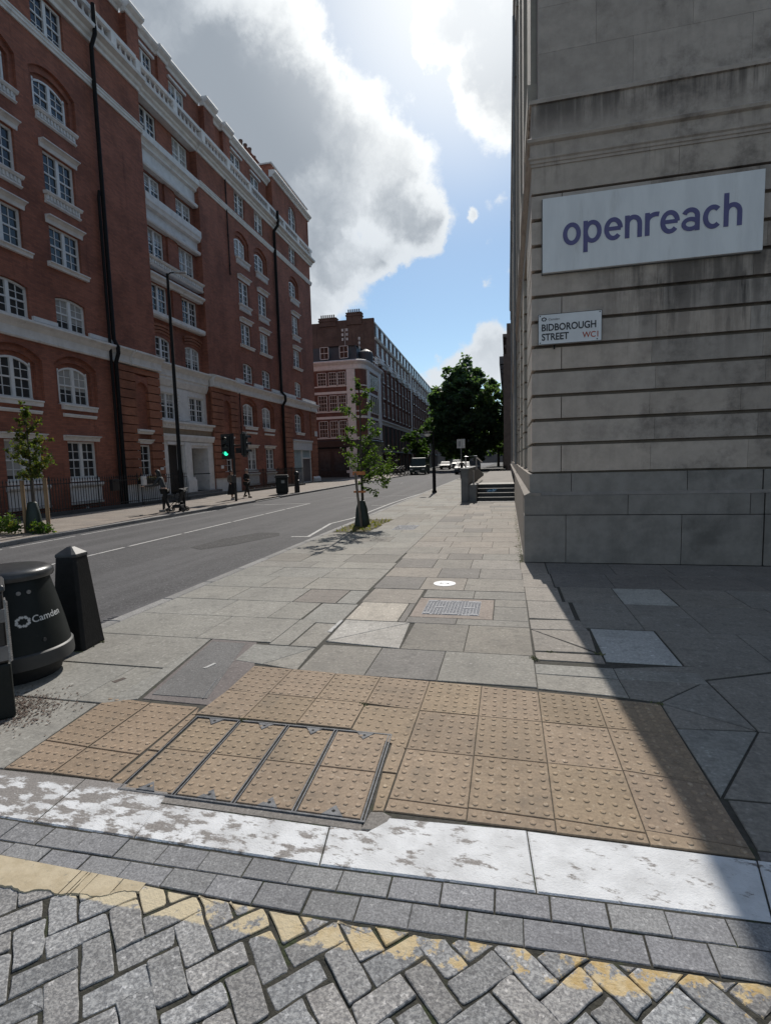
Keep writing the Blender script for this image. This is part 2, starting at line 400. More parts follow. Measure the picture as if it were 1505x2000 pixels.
strip(g, [(-8.62,21.5),(-10.95,20.95)], .11, -.0945)
for a in (29, 40, 55): strip(g, [(-8.2,a),(-8.2,a+1.0)], .07, -.095)
structure(g.build('centre_line', rp))
g = M()
for a, b in ((5.4,8.9),(9.05,9.42),(9.6,11.5),(11.7,19.8)): strip(g, [(-11.22-.012*(a-9),a),(-11.22-.012*(b-9),b)], .07, -.095)
strip(g, [(-4.68,11.64),(-5.0,14.2),(-4.74,15.6),(-4.74,21.0),(-4.62,24.5),(-4.45,27.5),(-4.38,44),(-4.2,70)], .085, -.095)
strip(g, [(-5.1,11.6),(-4.62,11.62)], .11, -.0945); strip(g, [(-5.35,20.2),(-4.78,20.2)], .09, -.0945); strip(g, [(-8.0,24.6),(-4.6,26.2)], .07, -.0945)
structure(g.build('edge_line', rp))

# pavement bed + kerbs
bed = mat('joint_sand', (.075,.07,.06), (.04,.038,.03), 30, .95, .3, 120, c3=(.045,.06,.025), c3scale=6)
g = M(); g.box(-4.2, 9.0, 2.16, 400, -.3, -.0075); structure(g.build('pavement_bed', bed))
g = M(); g.box(-40, -11.75, -20, 500, -.3, -.0085); structure(g.build('far_pavement_bed', bed))
kerb_m = granular('granite_kerb', (.33,.32,.31), (.22,.215,.21), (.42,.41,.39), 90, .85)
g = M(); y = 1.95
while y < 90:
    l = .92; t = rnd.uniform(.85, 1.1); g.cur = (t, t, t*.99); x = -4.27 + .0016*max(0, y-20)
    g.slab([(x, y),(x+.15, y),(x+.15, y+l),(x, y+l)], .002, .012, .25, 0, .003); y += l
structure(g.build('kerb', kerb_m))
g = M(); y = -6
while y < 120:
    l = .92; t = rnd.uniform(.8, 1.05); g.cur = (t, t, t)
    z = .002 if not (22.3 < y < 25.2) else -.06
    g.slab([(-11.78, y),(-11.62, y),(-11.62, y+l),(-11.78, y+l)], z, .012, .25, 0, .003); y += l
structure(g.build('far_kerb', kerb_m))

def slab_extra(nt, o, c):
    # grime, tyre and foot marks, trodden gum
    c = mixc(nt, math_(nt, 'MULTIPLY', mrange(nt, noise(nt, o, 4.5, 8, .68), .50, .72), .38), c, (.12,.115,.105))
    mp = N(nt, 'ShaderNodeMapping'); mp.inputs['Scale'].default_value = (1.2, 9, 1); mp.inputs['Rotation'].default_value = (0,0,.5); nt.links.new(o, mp.inputs[0])
    c = mixc(nt, math_(nt, 'MULTIPLY', mrange(nt, noise(nt, mp.outputs[0], 2.2, 7, .7), .58, .70), .22), c, (.45,.43,.40))
    vo = N(nt, 'ShaderNodeTexVoronoi'); vo.inputs['Scale'].default_value = 4.2; nt.links.new(o, vo.inputs['Vector'])
    gum = math_(nt, 'MULTIPLY', mrange(nt, vo.outputs['Distance'], .075, .055), math_(nt, 'GREATER_THAN', N_col(nt, vo.outputs['Color']), .62))
    c = mixc(nt, math_(nt, 'MULTIPLY', gum, .5), c, (.50,.48,.45))
    vo2 = N(nt, 'ShaderNodeTexVoronoi'); vo2.inputs['Scale'].default_value = 3.1; nt.links.new(o, vo2.inputs['Vector'])
    sp = math_(nt, 'MULTIPLY', mrange(nt, vo2.outputs['Distance'], .11, .06), math_(nt, 'GREATER_THAN', N_col(nt, vo2.outputs['Color']), .7))
    return mixc(nt, math_(nt, 'MULTIPLY', sp, .45), c, (.10,.095,.09))
def N_col(nt, c):
    s = N(nt, 'ShaderNodeSeparateColor'); nt.links.new(c, s.inputs[0]); return s.outputs[0]
slabm = granular('paving_stone', (.335,.315,.285), (.25,.235,.215), (.42,.40,.37), 42, .86, bump=.3, extra=slab_extra)
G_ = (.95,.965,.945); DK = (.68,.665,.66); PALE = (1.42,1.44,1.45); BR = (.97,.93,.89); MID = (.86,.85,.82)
def tone(base, v=.09):
    t = 1+rnd.uniform(-v, v); w_ = rnd.uniform(-.02, .02); return (base[0]*t*(1+w_), base[1]*t, base[2]*t*(1-w_))
pv = M()
def rect(x0, x1, y0, y1, base=None, v=.09, z=0.0):
    if base is None: base = rnd.choice((BR, BR, MID, G_, BR, DK))
    pv.cur = tone(base, v); pv.slab([(x0,y0),(x1,y0),(x1,y1),(x0,y1)], z+rnd.uniform(-.0015,.0015), .004, .03, .0012)
def pol(pts, base, v=.05):
    if area(pts) < 0: pts = pts[::-1]
    pv.cur = tone(base, v); pv.slab(pts, rnd.uniform(-.0015,.0015), .004, .03, .0012)
# measured rows of the right-hand zone
def row(y0, y1, xs, bases):
    for k in range(len(xs)-1):
        b = bases[k] if k < len(bases) else None
        if b == 'x': continue
        rect(xs[k], xs[k+1], y0, y1, b, .04)
row(3.74,4.355,[-1.65,-1.095,-.53,.2],[MID,DK,G_])
pol([(-.94,4.36),(-1.66,4.44),(-.98,5.10)], PALE); pol([(-1.66,4.44),(-1.675,5.10),(-.98,5.10)], PALE)
row(4.355,5.10,[-.935,-.38,.2],[(.72,.71,.68),(.80,.79,.75)])
row(5.11,5.80,[-1.68,-1.12],[(1.5,1.46,1.38)]); pol([(-1.115,5.11),(-1.04,5.11),(-1.04,5.80),(-1.115,5.80)], DK)
row(5.10,5.30,[-1.04,-.52,.2],[DK,MID]); row(5.30,5.80,[-.155,.2],[MID]); row(6.10,6.47,[-1.01,-.405,.2],[MID,MID])
row(5.80,6.10,[-.155,.2],[MID]); row(5.81,6.47,[-1.70,-1.045],[BR]);
row(6.48,7.17,[-1.73,-1.12,-.55,.2],[DK,BR,MID])
row(7.17,7.82,[-1.735,-.98,-.4,.19],[BR,DK,(.88,.85,.82)])
row(7.82,8.53,[-1.75,-1.14,-.56,.18],[DK,MID,BR])
row(8.53,9.07,[-1.77,-1.0,-.42,.2],[BR,DK,MID])
def fill_rows(x0, x1, y0, y1, pitch, wlo, whi, bases, skip=()):
    y = y0
    while y < y1-.05:
        h = min(pitch*rnd.uniform(.96,1.04), y1-y); x = x0
        if y1-(y+h) < .2: h = y1-y
        while x < x1-.02:
            wd = rnd.uniform(wlo, whi)
            if x1-(x+wd) < wlo*.5: wd = x1-x
            if not any(a < x+wd/2 < b and c < y+h/2 < d for a, b, c, d in skip):
                rect(x, x+wd, y, y+h, rnd.choice(bases), .06)
            x += wd
        y += h
fill_rows(-1.80, .27, 9.07, 20.3, .66, .5, .8, [BR,BR,MID,DK,(1.02,.96,.91)])
fill_rows(-1.80, -1.04, 20.3, 60, .68, .5, .8, [BR,BR,MID,DK])
# left-hand zone of larger grey slabs
for (a, b, c, d, t) in ((-2.53,-1.99,5.70,6.32,(.74,.70,.68)),(-1.985,-1.74,5.71,6.32,G_),(-2.14,-1.70,4.97,5.69,G_),(-1.95,-1.69,4.28,4.96,G_)):
    rect(a, b, c, d, t, .03)
pol([(-2.0,3.83),(-1.66,3.76),(-1.69,4.27)], G_); pol([(-2.0,3.83),(-1.69,4.27),(-1.96,4.27),(-2.3,4.27),(-2.28,3.88)], G_)
GL = [G_,(1.0,1.01,.98),(.92,.93,.90),MID]
skipL = [(-1.97,-1.6,4.2,5.0),(-2.16,-1.6,4.95,5.7)]
for (y0, y1, xs) in ((4.335,5.05,[-4.11,-2.96,-2.16]),(5.05,5.70,[-4.11,-3.25,-2.55,-2.16]),(5.70,6.34,[-4.11,-3.4,-2.54]),(6.34,7.0,[-4.11,-3.3,-2.67,-1.76]),(7.0,7.66,[-4.11,-3.5,-2.64,-1.76]),(7.66,8.15,[-4.11,-3.1,-2.62,-1.76]),
                     (3.62,4.335,[-4.11,-2.78]),(2.98,3.61,[-4.11,-3.04,-2.78])):
    row(y0, y1, xs, [rnd.choice(GL) for _ in range(4)])
row(5.05,5.70,[-2.16,-2.15],['x']); row(4.28,5.05,[-2.16,-1.96],[G_])
fill_rows(-4.11, -1.80, 8.15, 60, .70, .6, 1.0, GL+[(.78,.76,.72)], skip=[(-4.2,-3.15,11.6,14.5)])
# strip left of the blister paving
pol([(-2.79,2.985),(-2.60,3.08),(-2.785,4.325)], G_); pol([(-2.77,4.345),(-2.31,4.34),(-2.16,4.345),(-2.16,4.33)], G_)
pol([(-4.1,1.95),(-2.76,2.19),(-2.84,2.97),(-4.1,2.97)], G_)
# strips round the building foot and the shaded forecourt
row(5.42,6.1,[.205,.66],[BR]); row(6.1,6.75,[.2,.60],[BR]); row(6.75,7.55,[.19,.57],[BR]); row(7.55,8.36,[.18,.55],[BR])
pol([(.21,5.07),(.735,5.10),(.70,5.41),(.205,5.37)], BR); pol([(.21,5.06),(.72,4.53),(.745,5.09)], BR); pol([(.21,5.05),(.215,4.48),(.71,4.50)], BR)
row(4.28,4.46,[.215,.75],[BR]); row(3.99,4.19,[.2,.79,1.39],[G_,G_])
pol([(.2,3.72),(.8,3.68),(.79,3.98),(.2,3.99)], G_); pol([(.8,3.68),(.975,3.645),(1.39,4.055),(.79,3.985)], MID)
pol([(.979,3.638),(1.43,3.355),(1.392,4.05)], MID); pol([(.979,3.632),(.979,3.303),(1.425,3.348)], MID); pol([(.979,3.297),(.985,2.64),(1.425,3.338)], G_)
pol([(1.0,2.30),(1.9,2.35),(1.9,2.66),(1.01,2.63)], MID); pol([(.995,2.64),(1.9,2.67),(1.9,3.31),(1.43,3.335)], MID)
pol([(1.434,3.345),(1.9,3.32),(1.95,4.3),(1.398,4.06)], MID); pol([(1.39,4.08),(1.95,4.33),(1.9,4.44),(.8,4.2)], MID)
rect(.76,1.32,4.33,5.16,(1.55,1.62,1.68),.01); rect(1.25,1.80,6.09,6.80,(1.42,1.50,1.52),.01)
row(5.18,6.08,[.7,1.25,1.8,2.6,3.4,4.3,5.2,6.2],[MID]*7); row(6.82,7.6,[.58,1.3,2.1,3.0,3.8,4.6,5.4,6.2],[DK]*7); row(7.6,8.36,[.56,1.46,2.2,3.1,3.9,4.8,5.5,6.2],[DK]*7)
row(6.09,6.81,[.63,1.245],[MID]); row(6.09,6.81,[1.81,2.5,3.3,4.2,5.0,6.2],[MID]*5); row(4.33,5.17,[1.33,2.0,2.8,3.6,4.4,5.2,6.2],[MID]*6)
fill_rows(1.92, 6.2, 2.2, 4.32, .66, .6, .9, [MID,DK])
fill_rows(-4.11, -2.3, 1.95, 1.96, .01, .9, 1, [G_])
structure(pv.build('pavement', slabm))
g = M(); g.poly([(-4.11,60,-.004),(-1.04,60,-.004),(-.6,400,-.004),(-3.2,400,-.004)]); structure(g.build('distant_pavement', slabm))
# far pavement, small pinkish slabs
pv = M()
fill_rows(-16.1, -11.78, -2, 62, .6, .55, .75, [(.95,.86,.80),(.9,.82,.77),(.86,.78,.74)])
structure(pv.build('far_pavement', slabm))
g = M(); g.poly([(-40,62,-.006),(-11.78,62,-.006),(-12.7,420,-.006),(-40,420,-.006)]); structure(g.build('far_pavement_distant', slabm))

# moss and dust along the foot of the building
moss = mat('moss', (.10,.13,.04), (.17,.15,.09), 25, .95, .5, 90)
g = M()
for k in range(420):
    y = 8.3+abs(rnd.gauss(0, 1))*4.2; x = .235-abs(rnd.gauss(0, .05)); s = rnd.uniform(.006,.022)
    a = rnd.uniform(0, 6.3); i = g.vs([(x+s*math.cos(a+q*2.09), y+s*math.sin(a+q*2.09), .001) for q in range(3)]+[(x, y, rnd.uniform(.002,.008))])
    for q in range(3): g.face((i+q, i+(q+1) % 3, i+3))
for (x, y) in ((.2,4.33),(.205,4.30),(.215,4.27),(.735,4.5),(.75,4.47),(.97,3.62),(.35,4.47),(-4.0,3.76),(-3.9,3.77),(-3.82,3.82),(-3.81,3.95),(-3.8,4.1),(-1.7,2.94),(-.97,3.28)):
    for k in range(13):
        px_, py_ = x+rnd.gauss(0,.018), y+rnd.gauss(0,.012); s = rnd.uniform(.004,.012); a = rnd.uniform(0,6.3)
        i = g.vs([(px_+s*math.cos(a+q*2.09), py_+s*math.sin(a+q*2.09), .0) for q in range(3)]+[(px_+rnd.gauss(0,.006), py_, rnd.uniform(.004,.016))])
        for q in range(3): g.face((i+q, i+(q+1) % 3, i+3))
o = g.build('moss', moss); o['kind'] = 'stuff'

# ------------------------------------------------------------------ blister paving
def buff_extra(nt, o, c):
    d = mrange(nt, noise(nt, o, 3.2, 7, .65), .50, .70)
    c = mixc(nt, math_(nt, 'MULTIPLY', d, .6), c, (.17,.135,.10))
    return mixc(nt, math_(nt, 'MULTIPLY', mrange(nt, noise(nt, o, 11, 6, .7), .60, .70), .4), c, (.12,.10,.085))
buff = granular('buff_concrete', (.335,.252,.173), (.268,.2,.137), (.40,.32,.235), 55, .85, extra=buff_extra, bump=.25)
tac = M()
def blister(x, y, z=.0):
    k = rnd.uniform(.88,1.08); n = 10; rs = ((.0152*k,z-.001),(.0132*k,z+.0030),(.0095*k,z+.0046))
    rg = [tac.vs([(x+r*math.cos(6.2832*q/n), y+r*math.sin(6.2832*q/n), zz) for q in range(n)]) for r, zz in rs]
    for a, b in zip(rg, rg[1:]):
        for q in range(n): tac.face((a+q, a+(q+1) % n, b+(q+1) % n, b+q))
    tac.face(range(rg[-1], rg[-1]+n))
def bl_tile(quad, nx, ny, base=(1,1,1), margin=(.5,.5), keep=None):
    """quad: bl, br, tr, tl"""
    t = rnd.uniform(.92,1.08); tac.cur = (base[0]*t, base[1]*t, base[2]*t*rnd.uniform(.96,1.03))
    z = rnd.uniform(-.001,.001)
    tac.slab(quad, z, .003, .03, .001, .0022)
    c0 = tac.cur; tac.cur = tuple(x*1.22 for x in c0)  # blisters paler than the tile: worn, with their highlight put into the colour
    A, B, C, D = quad
    for i in range(nx):
        for j in range(ny):
            u, v = (i+margin[0])/nx, (j+margin[1])/ny
            x = (A[0]*(1-u)+B[0]*u)*(1-v)+(D[0]*(1-u)+C[0]*u)*v; y = (A[1]*(1-u)+B[1]*u)*(1-v)+(D[1]*(1-u)+C[1]*u)*v
            if keep and not keep(x, y): continue
            if rnd.random() < .02: continue
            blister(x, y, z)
XS = [-2.03,-1.70,-1.325,-.96,-.578,-.193,.20,.58,.975]
def ytop(x): return 3.70-.045*x if x < -.2 else 3.708-.075*(x+.2)
def y1(x): return 3.245-.022*x if x > -.6 else 3.27-.03*x
for k in range(8):
    a, b = XS[k], XS[k+1]; nx = 5 if k == 0 else 6
    if k == 0: bl_tile([(-2.03,3.335),(b,3.30),(b,ytop(b)),(-2.05,3.79)], 5, 7)
    else: bl_tile([(a,y1(a)),(b,y1(b)),(b,ytop(b)),(a,ytop(a))], nx, 7)
    if b <= -.95:
        bl_tile([(a-(.02 if k == 0 else 0),2.955),(b,2.95),(b,y1(b)),(a,3.335 if k == 0 else y1(a))], nx, 5)
for k in range(4, 8):
    a, b = XS[k], XS[k+1]
    bl_tile([(a,2.79),(b,2.785 if b < .9 else 2.74),(b,y1(b)),(a,y1(a))], 6, 7)
    bl_tile([(a,2.34-.01*max(0,a)),(b,2.335-.03*max(0,b)),(b,2.785 if b < .9 else 2.74),(a,2.79)], 6, 7)
    bl_tile([(a,2.245+.03*a*0),(b,2.25),(b,2.335-.03*max(0,b)),(a,2.34)], 6, 1)
bl_tile([(-.955,2.945),(-.58,2.79),(-.578,3.27),(-.96,3.275)], 6, 5, keep=lambda x, y: y > 2.97 or x > -.68)
bl_tile([(-.665,2.55),(-.582,2.55),(-.58,2.78),(-.675,2.93)], 1, 4)
bl_tile([(-.635,2.23),(-.582,2.24),(-.582,2.54),(-.66,2.54)], 1, 4)
DIM = (.96,.94,.95)
bl_tile([(-2.785,2.487),(-2.46,2.47),(-2.471,3.05),(-2.832,3.085)], 6, 8, DIM)
bl_tile([(-2.455,2.468),(-2.088,2.455),(-2.092,3.05),(-2.465,3.05)], 6, 8, DIM)
bl_tile([(-2.757,2.192),(-2.448,2.205),(-2.457,2.465),(-2.783,2.482)], 6, 4, DIM)
bl_tile([(-2.444,2.205),(-2.08,2.205),(-2.086,2.45),(-2.454,2.463)], 6, 4, DIM)
bl_tile([(-2.07,2.21),(-1.985,2.16),(-1.995,2.50),(-2.07,2.50)], 1, 4, DIM); bl_tile([(-2.075,2.51),(-1.998,2.51),(-2.035,2.93),(-2.08,3.05)], 1, 6, DIM)
# recessed inspection-cover infill strips (sheared)
shx = lambda x, y: (x+(2.93-y)*.055, y)
ST = [-2.01,-1.70,-1.366,-1.045,-.705]
for k in range(4):
    a, b = ST[k]+.012, ST[k+1]-.012
    top, mid, bot = 2.905, 2.537, 2.168
    bl_tile([shx(a,mid),shx(b,mid),shx(b,top),shx(a,top)], 5, 6); bl_tile([shx(a,bot),shx(b,bot),shx(b,mid),shx(a,mid)], 5, 6)
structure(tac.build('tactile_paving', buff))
# steel frame of the recessed cover
steel = mat('worn_steel', (.17,.175,.185), (.09,.093,.10), 30, .6, .3, 80, spec=.3)
t = thing('access_cover', 'four steel framed access covers infilled with buff blister paving, by the white kerb', 'access cover', (-1.36,2.5,0))
g = M()
for k, x in enumerate(ST):
    for dx in ((-.009,.009) if 0 < k < 4 else ((-.004,) if k == 0 else (-.006,.010))):
        p0, p1 = shx(x+dx, 2.925), shx(x+dx, 2.15)
        g.obox(((p0[0]+p1[0])/2, 2.537, -.006), .0035, .39, .008, -math.atan2(p1[0]-p0[0], .775)*-1)
for y in (2.922, 2.152):
    a, b = shx(ST[0], y), shx(ST[4], y); g.box(a[0]-.01, b[0]+.01, y-.005, y+.005, -.02, .0025)
g.build('steel_frame', steel, t, True)
for k in range(4):
    xm = (ST[k]+ST[k+1])/2 + (.02 if k else -.01)
    for y, s in ((2.912, 1), (2.163, -1)):
        g = M(); p = [shx(xm-.055, y), shx(xm+.055, y), shx(xm, y-s*.075)]
        if area(p) < 0: p = p[::-1]
        g.slab(p, .0045, .002, .02, 0, 0); c = shx(xm, y-s*.03)
        pl = g.build('lifting_plate', steel, t, True)
        h = M(); h.lathe(c[0]-t.location.x, c[1]-t.location.y, [(.009,.003),(.009,.0052)], 10); h.build('key_hole', mat('black_hole', (.01,.01,.01), None, 5, .9, 0), pl)

# asphalt-filled cover by the blister paving, wide concrete cover with studs further on
t = thing('asphalt_cover', 'long rectangular grey asphalt filled cover with a small pale dash, beside the blister paving', 'access cover', (-2.4,3.75,0))
g = M(); g.slab([(-2.575,3.095),(-2.0,3.085),(-2.045,3.79),(-2.30,4.33),(-2.775,4.345)], -.003, .003, .03, 0, .002)
g.build('surround', granular('pinkish_asphalt', (.20,.175,.165), (.15,.13,.125), (.27,.24,.23), 70, .9, tint=False), t, True)
g = M(); g.slab([(-2.545,3.165),(-2.10,3.175),(-2.385,4.275),(-2.735,4.275)], .001, .003, .03, 0, 0)
g.build('infill', granular('cover_infill', (.20,.195,.19), (.13,.127,.125), (.30,.29,.285), 85, .9, tint=False, bump=.5), t, True)
g = M(); g.obox((-2.415,3.72,.003), .014, .06, .002, -.25); g.build('pale_dash', rp, t, True)
g = M(); g.obox((-2.17,3.33,.0025), .004, .17, .002, .25); g.build('steel_edge', steel, t, True)

def studded_cover(name, label, x0, x1, y0, y1, fx0, fx1, fy0, fy1):
    t = thing(name, label, 'access cover', ((x0+x1)/2, (y0+y1)/2, 0))
    g = M(); g.slab([(fx0,fy0),(fx1,fy0),(fx1,fy1),(fx0,fy1)], -.002, .003, .03, 0, .002)
    g.build('concrete_surround', granular('surround_concrete', (.36,.30,.255), (.27,.225,.195), (.42,.37,.32), 50, .9, tint=False), t, True)
    g = M(); g.box(x0, x1, y0, y1, -.03, .001)
    nx, ny = int((x1-x0)/.034), int((y1-y0)/.034)
    for i in range(nx):
        for j in range(ny):
            cx, cy = x0+(i+.5)*(x1-x0)/nx, y0+(j+.5)*(y1-y0)/ny
            if (j in (0, ny-1) and (i < 3 or i > nx-5 or rnd.random() < .3)) or (j == ny//2 and (i % 9) in (3,4,5)): continue
            g.obox((cx, cy, .0025), .011, .009, .0028, rnd.uniform(-.1,.1)+((i+j) % 2)*.8)
    for (a, b, c, d) in ((.02,.18,.90,.98),(.78,.97,.88,.98),(.02,.14,.02,.12),(.84,.98,.02,.12),(.18,.34,.46,.54),(.70,.90,.46,.54),(.36,.62,.02,.09),(.42,.62,.91,.98)):
        g.box(x0+a*(x1-x0), x0+b*(x1-x0), y0+c*(y1-y0), y0+d*(y1-y0), 0, .0055)
    g.build('iron_plate', mat('galvanised', (.34,.345,.365), (.17,.175,.195), 40, .65, .3, 90, spec=.3), t, True)
    return t
studded_cover('utility_cover', 'wide grey iron cover with raised studs in a tan concrete surround, below the white disc', -.915,-.305,5.42,5.985,-1.03,-.16,5.31,6.085)
studded_cover('utility_cover', 'grey grid patterned iron cover in pale concrete right of the young tree', -2.75,-2.2,12.2,13.05,-2.8,-2.05,12.1,13.15)
t = thing('stop_tap_cover', 'tiny dark iron stop tap cover in the grey slab near the litter bin', 'cover', (-2.98,3.36,0))
g = M(); g.slab([(-3.05,3.27),(-2.95,3.25),(-2.88,3.42),(-2.98,3.45)], -.001, .002, .03); g.build('surround', granular('pinkish_asphalt', (.2,.17,.16), (.15,.13,.12), (.27,.24,.23), 70), t, True)
g = M(); g.slab([(-3.02,3.305),(-2.965,3.29),(-2.935,3.385),(-2.985,3.40)], .002, .002, .03); g.build('lid', mat('rusty_iron', (.10,.075,.06), (.05,.04,.035), 40, .7), t, True)

# white distance-marker disc with two arrows
t = thing('floor_disc', 'round white sticker with two small dark arrows on the paving', 'floor sticker', (-.83,6.82,0))
g = M(); g.lathe(0, 0, [(.147,.0),(.147,.0045)], 40)
def disc_wear():
    mt, nt, b = new_mat('white_vinyl'); o = N(nt, 'ShaderNodeTexCoord').outputs['Object']
    nt.links.new(mixc(nt, mrange(nt, noise(nt, o, 24, 6, .7), .60, .68), (.78,.79,.80), (.45,.44,.42)), b.inputs['Base Color']); b.inputs['Roughness'].default_value = .6; return mt
g.build('disc', disc_wear(), t)
g = M()
for s in (-1, 1):
    g.poly([(s*.062,-.035,.0058),(s*.022,-.006,.0058),(s*.055,.03,.0058)][::s]); g.poly([(s*.026,-.012,.0056),(s*.006,-.004,.0056),(s*.006,.010,.0056),(s*.028,.006,.0056)][::s])
g.build('arrow_marks', mat('black_ink', (.03,.03,.035), None, 5, .7, 0), t)
g = M(); g.slab([(-1.735,4.70),(-1.69,4.69),(-1.69,5.07),(-1.722,5.07)], .003, .001, .02, 0, 0); structure(g.build('painted_mark', rp))

# grit and leaf litter near the bins
litter = mat('leaf_litter', (.16,.11,.085), (.09,.065,.055), 60, .95, .3)
g = M()
for k in range(1300):
    x = -3.35+rnd.gauss(0,.17); y = 2.78+rnd.gauss(0,.13)+(x+3.35)*.9*0; s = rnd.uniform(.004,.014); a = rnd.uniform(0,6.3)
    g.poly([(x+s*math.cos(a),y+s*math.sin(a),.003),(x+s*.5*math.cos(a+1.7),y+s*.5*math.sin(a+1.7),.003+rnd.uniform(0,.006)),(x-s*math.cos(a),y-s*math.sin(a),.004),(x+s*.5*math.cos(a-1.7),y+s*.5*math.sin(a-1.7),.003+rnd.uniform(0,.004))])
o = g.build('leaf_litter', litter); o['kind'] = 'stuff'

# ------------------------------------------------------------------ white painted kerb, granite rows, herringbone
def white_kerb_mat():
    mt, nt, b = new_mat('worn_white_paint'); o = N(nt, 'ShaderNodeTexCoord').outputs['Object']
    sx = N(nt, 'ShaderNodeSeparateXYZ'); nt.links.new(o, sx.inputs[0])
    base = mixc(nt, mrange(nt, noise(nt, o, 90, 4, .7), .35, .65), (.27,.25,.235), (.18,.165,.155))
    mp = N(nt, 'ShaderNodeMapping'); mp.inputs['Scale'].default_value = (1, 2.2, 1); mp.inputs['Rotation'].default_value = (0, 0, .75); nt.links.new(o, mp.inputs[0])
    n1 = noise(nt, mp.outputs[0], 7.5, 9, .68)
    wearx = mrange(nt, sx.outputs[0], -2.6, .3, .085, -.045, False)      # more worn towards the left, where wheels cut the corner
    dents = mrange(nt, math_(nt, 'ADD', n1, wearx), .515, .60)
    fine = mrange(nt, noise(nt, mp.outputs[0], 34, 6, .72), .56, .70); dents = math_(nt, 'MAXIMUM', dents, math_(nt, 'MULTIPLY', fine, mrange(nt, sx.outputs[0], -2.5, .8, .8, .30, False)))
    edge = mrange(nt, math_(nt, 'ADD', sx.outputs[1], math_(nt, 'MULTIPLY', math_(nt, 'SUBTRACT', noise(nt, o, 9, 6, .7), .5), .16)), 2.115, 2.145)
    edge = math_(nt, 'MULTIPLY', edge, mrange(nt, sx.outputs[0], -.45, -.75))
    k = math_(nt, 'MAXIMUM', dents, edge)
    white = mixc(nt, mrange(nt, noise(nt, o, 5, 6, .6), .35, .7), (.70,.71,.72), (.52,.525,.53))
    nt.links.new(mixc(nt, k, white, base), b.inputs['Base Color']); b.inputs['Roughness'].default_value = .75
    vo = N(nt, 'ShaderNodeTexVoronoi'); vo.inputs['Scale'].default_value = 130; nt.links.new(o, vo.inputs['Vector'])
    bm = N(nt, 'ShaderNodeBump'); bm.inputs['Strength'].default_value = .35; bm.inputs['Distance'].default_value = .003
    nt.links.new(vo.outputs['Distance'], bm.inputs['Height']); nt.links.new(bm.outputs[0], b.inputs['Normal'])
    return mt

def S0(x): return 1.862+(.008 if x < -.8 else .04)*(x+.8)
def S1(x): return 1.752+(.016 if x < -.8 else .036)*(x+.8)
def S2(x): return 1.634+(-.01 if x < -.8 else .035)*(x+.8)
g = M()
def kb(x): return S0(x)+.002
def ktp(x): return 2.10 if x < -.66 else (2.20 if x > -.55 else 2.1+(x+.66)/.11*.1)
KX = [(-4.25,-4.25),(-3.5,-3.5),(-2.83,-2.76),(-2.22,-2.19),(-1.695,-1.645),(-.80,-.765),(.073,.098),(.975,.90),(1.9,1.8),(2.8,2.7),(3.7,3.6)]
for (ta, ba), (tb, bb) in zip(KX, KX[1:]):
    t_ = lambda x: min(2.203, 2.183+.03*(x+2.76)) if x < -1.7 else (2.095 if x < -.62 else 2.24 if x < .5 else 2.243)
    ya, yb = t_(ta+.01), t_(tb-.01)
    if ta < -.7 and tb > -.62: pts = [(ba,kb(ba)),(bb,kb(bb)),(tb,2.24),(-.55,2.205),(-.62,2.10),(ta,2.10)]
    else: pts = [(ba,kb(ba)),(bb,kb(bb)),(tb,yb),(ta,ya)]
    g.slab(pts, rnd.uniform(-.002,.002), .006, .06, .001, .003)
structure(g.build('white_kerb', white_kerb_mat()))
# mortar haunch between kerb and cover frame
hm = granular('haunch_mortar', (.27,.25,.23), (.19,.175,.16), (.35,.33,.30), 60, .95, tint=False, bump=.6)
g = M(); g.slab([(-2.07,2.10),(-.65,2.10),(-.57,2.20),(-.63,2.225),(-.66,2.147),(-1.97,2.145),(-2.0,2.2),(-2.08,2.2)][:2]+[(-.66,2.147),(-1.97,2.15)], -.004, .003, .03, 0, 0)
g.slab([(-.655,2.10),(-.60,2.105),(-.545,2.17),(-.535,2.21),(-.585,2.235),(-.64,2.225)], .002, .004, .03, 0, 0)
g.slab([(.98,1.98),(1.2,1.95),(1.3,2.3),(1.0,2.30),(.985,2.2)], -.004, .003, .03, 0, 0)
structure(g.build('mortar_haunch', hm))

def granite_extra(nt, o, c):
    # remains of a yellow line along the edge of the carriageway setts
    sx = N(nt, 'ShaderNodeSeparateXYZ'); nt.links.new(o, sx.inputs[0])
    xs = math_(nt, 'ADD', sx.outputs[0], .8)
    yl = math_(nt, 'SUBTRACT', sx.outputs[1], math_(nt, 'MULTIPLY', math_(nt, 'MAXIMUM', xs, 0.0), .035)); yl = math_(nt, 'ADD', yl, math_(nt, 'MULTIPLY', math_(nt, 'MINIMUM', xs, 0.0), .01))
    n1 = noise(nt, o, 11, 8, .7)
    y2 = math_(nt, 'ADD', yl, math_(nt, 'MULTIPLY', math_(nt, 'SUBTRACT', n1, .5), .07))
    band = math_(nt, 'MULTIPLY', mrange(nt, y2, 1.515, 1.525), mrange(nt, yl, 1.700, 1.690))
    n2 = noise(nt, o, 5.5, 9, .72)
    lim = mrange(nt, sx.outputs[0], -1.9, -.2, -.12, .025, False)
    k = mrange(nt, math_(nt, 'SUBTRACT', n2, lim), .475, .51)
    pc = mixc(nt, mrange(nt, noise(nt, o, 16, 6, .7), .4, .65), (.58,.46,.27), (.47,.32,.12))
    pc = mixc(nt, mrange(nt, sx.outputs[0], -1.5, .3), (.56,.48,.33), pc)
    return mixc(nt, math_(nt, 'MULTIPLY', math_(nt, 'MULTIPLY', band, k), .95), c, pc)
gran = granular('granite_sett', (.40,.395,.385), (.19,.188,.19), (.56,.55,.54), 85, .85, extra=granite_extra, bump=.9)
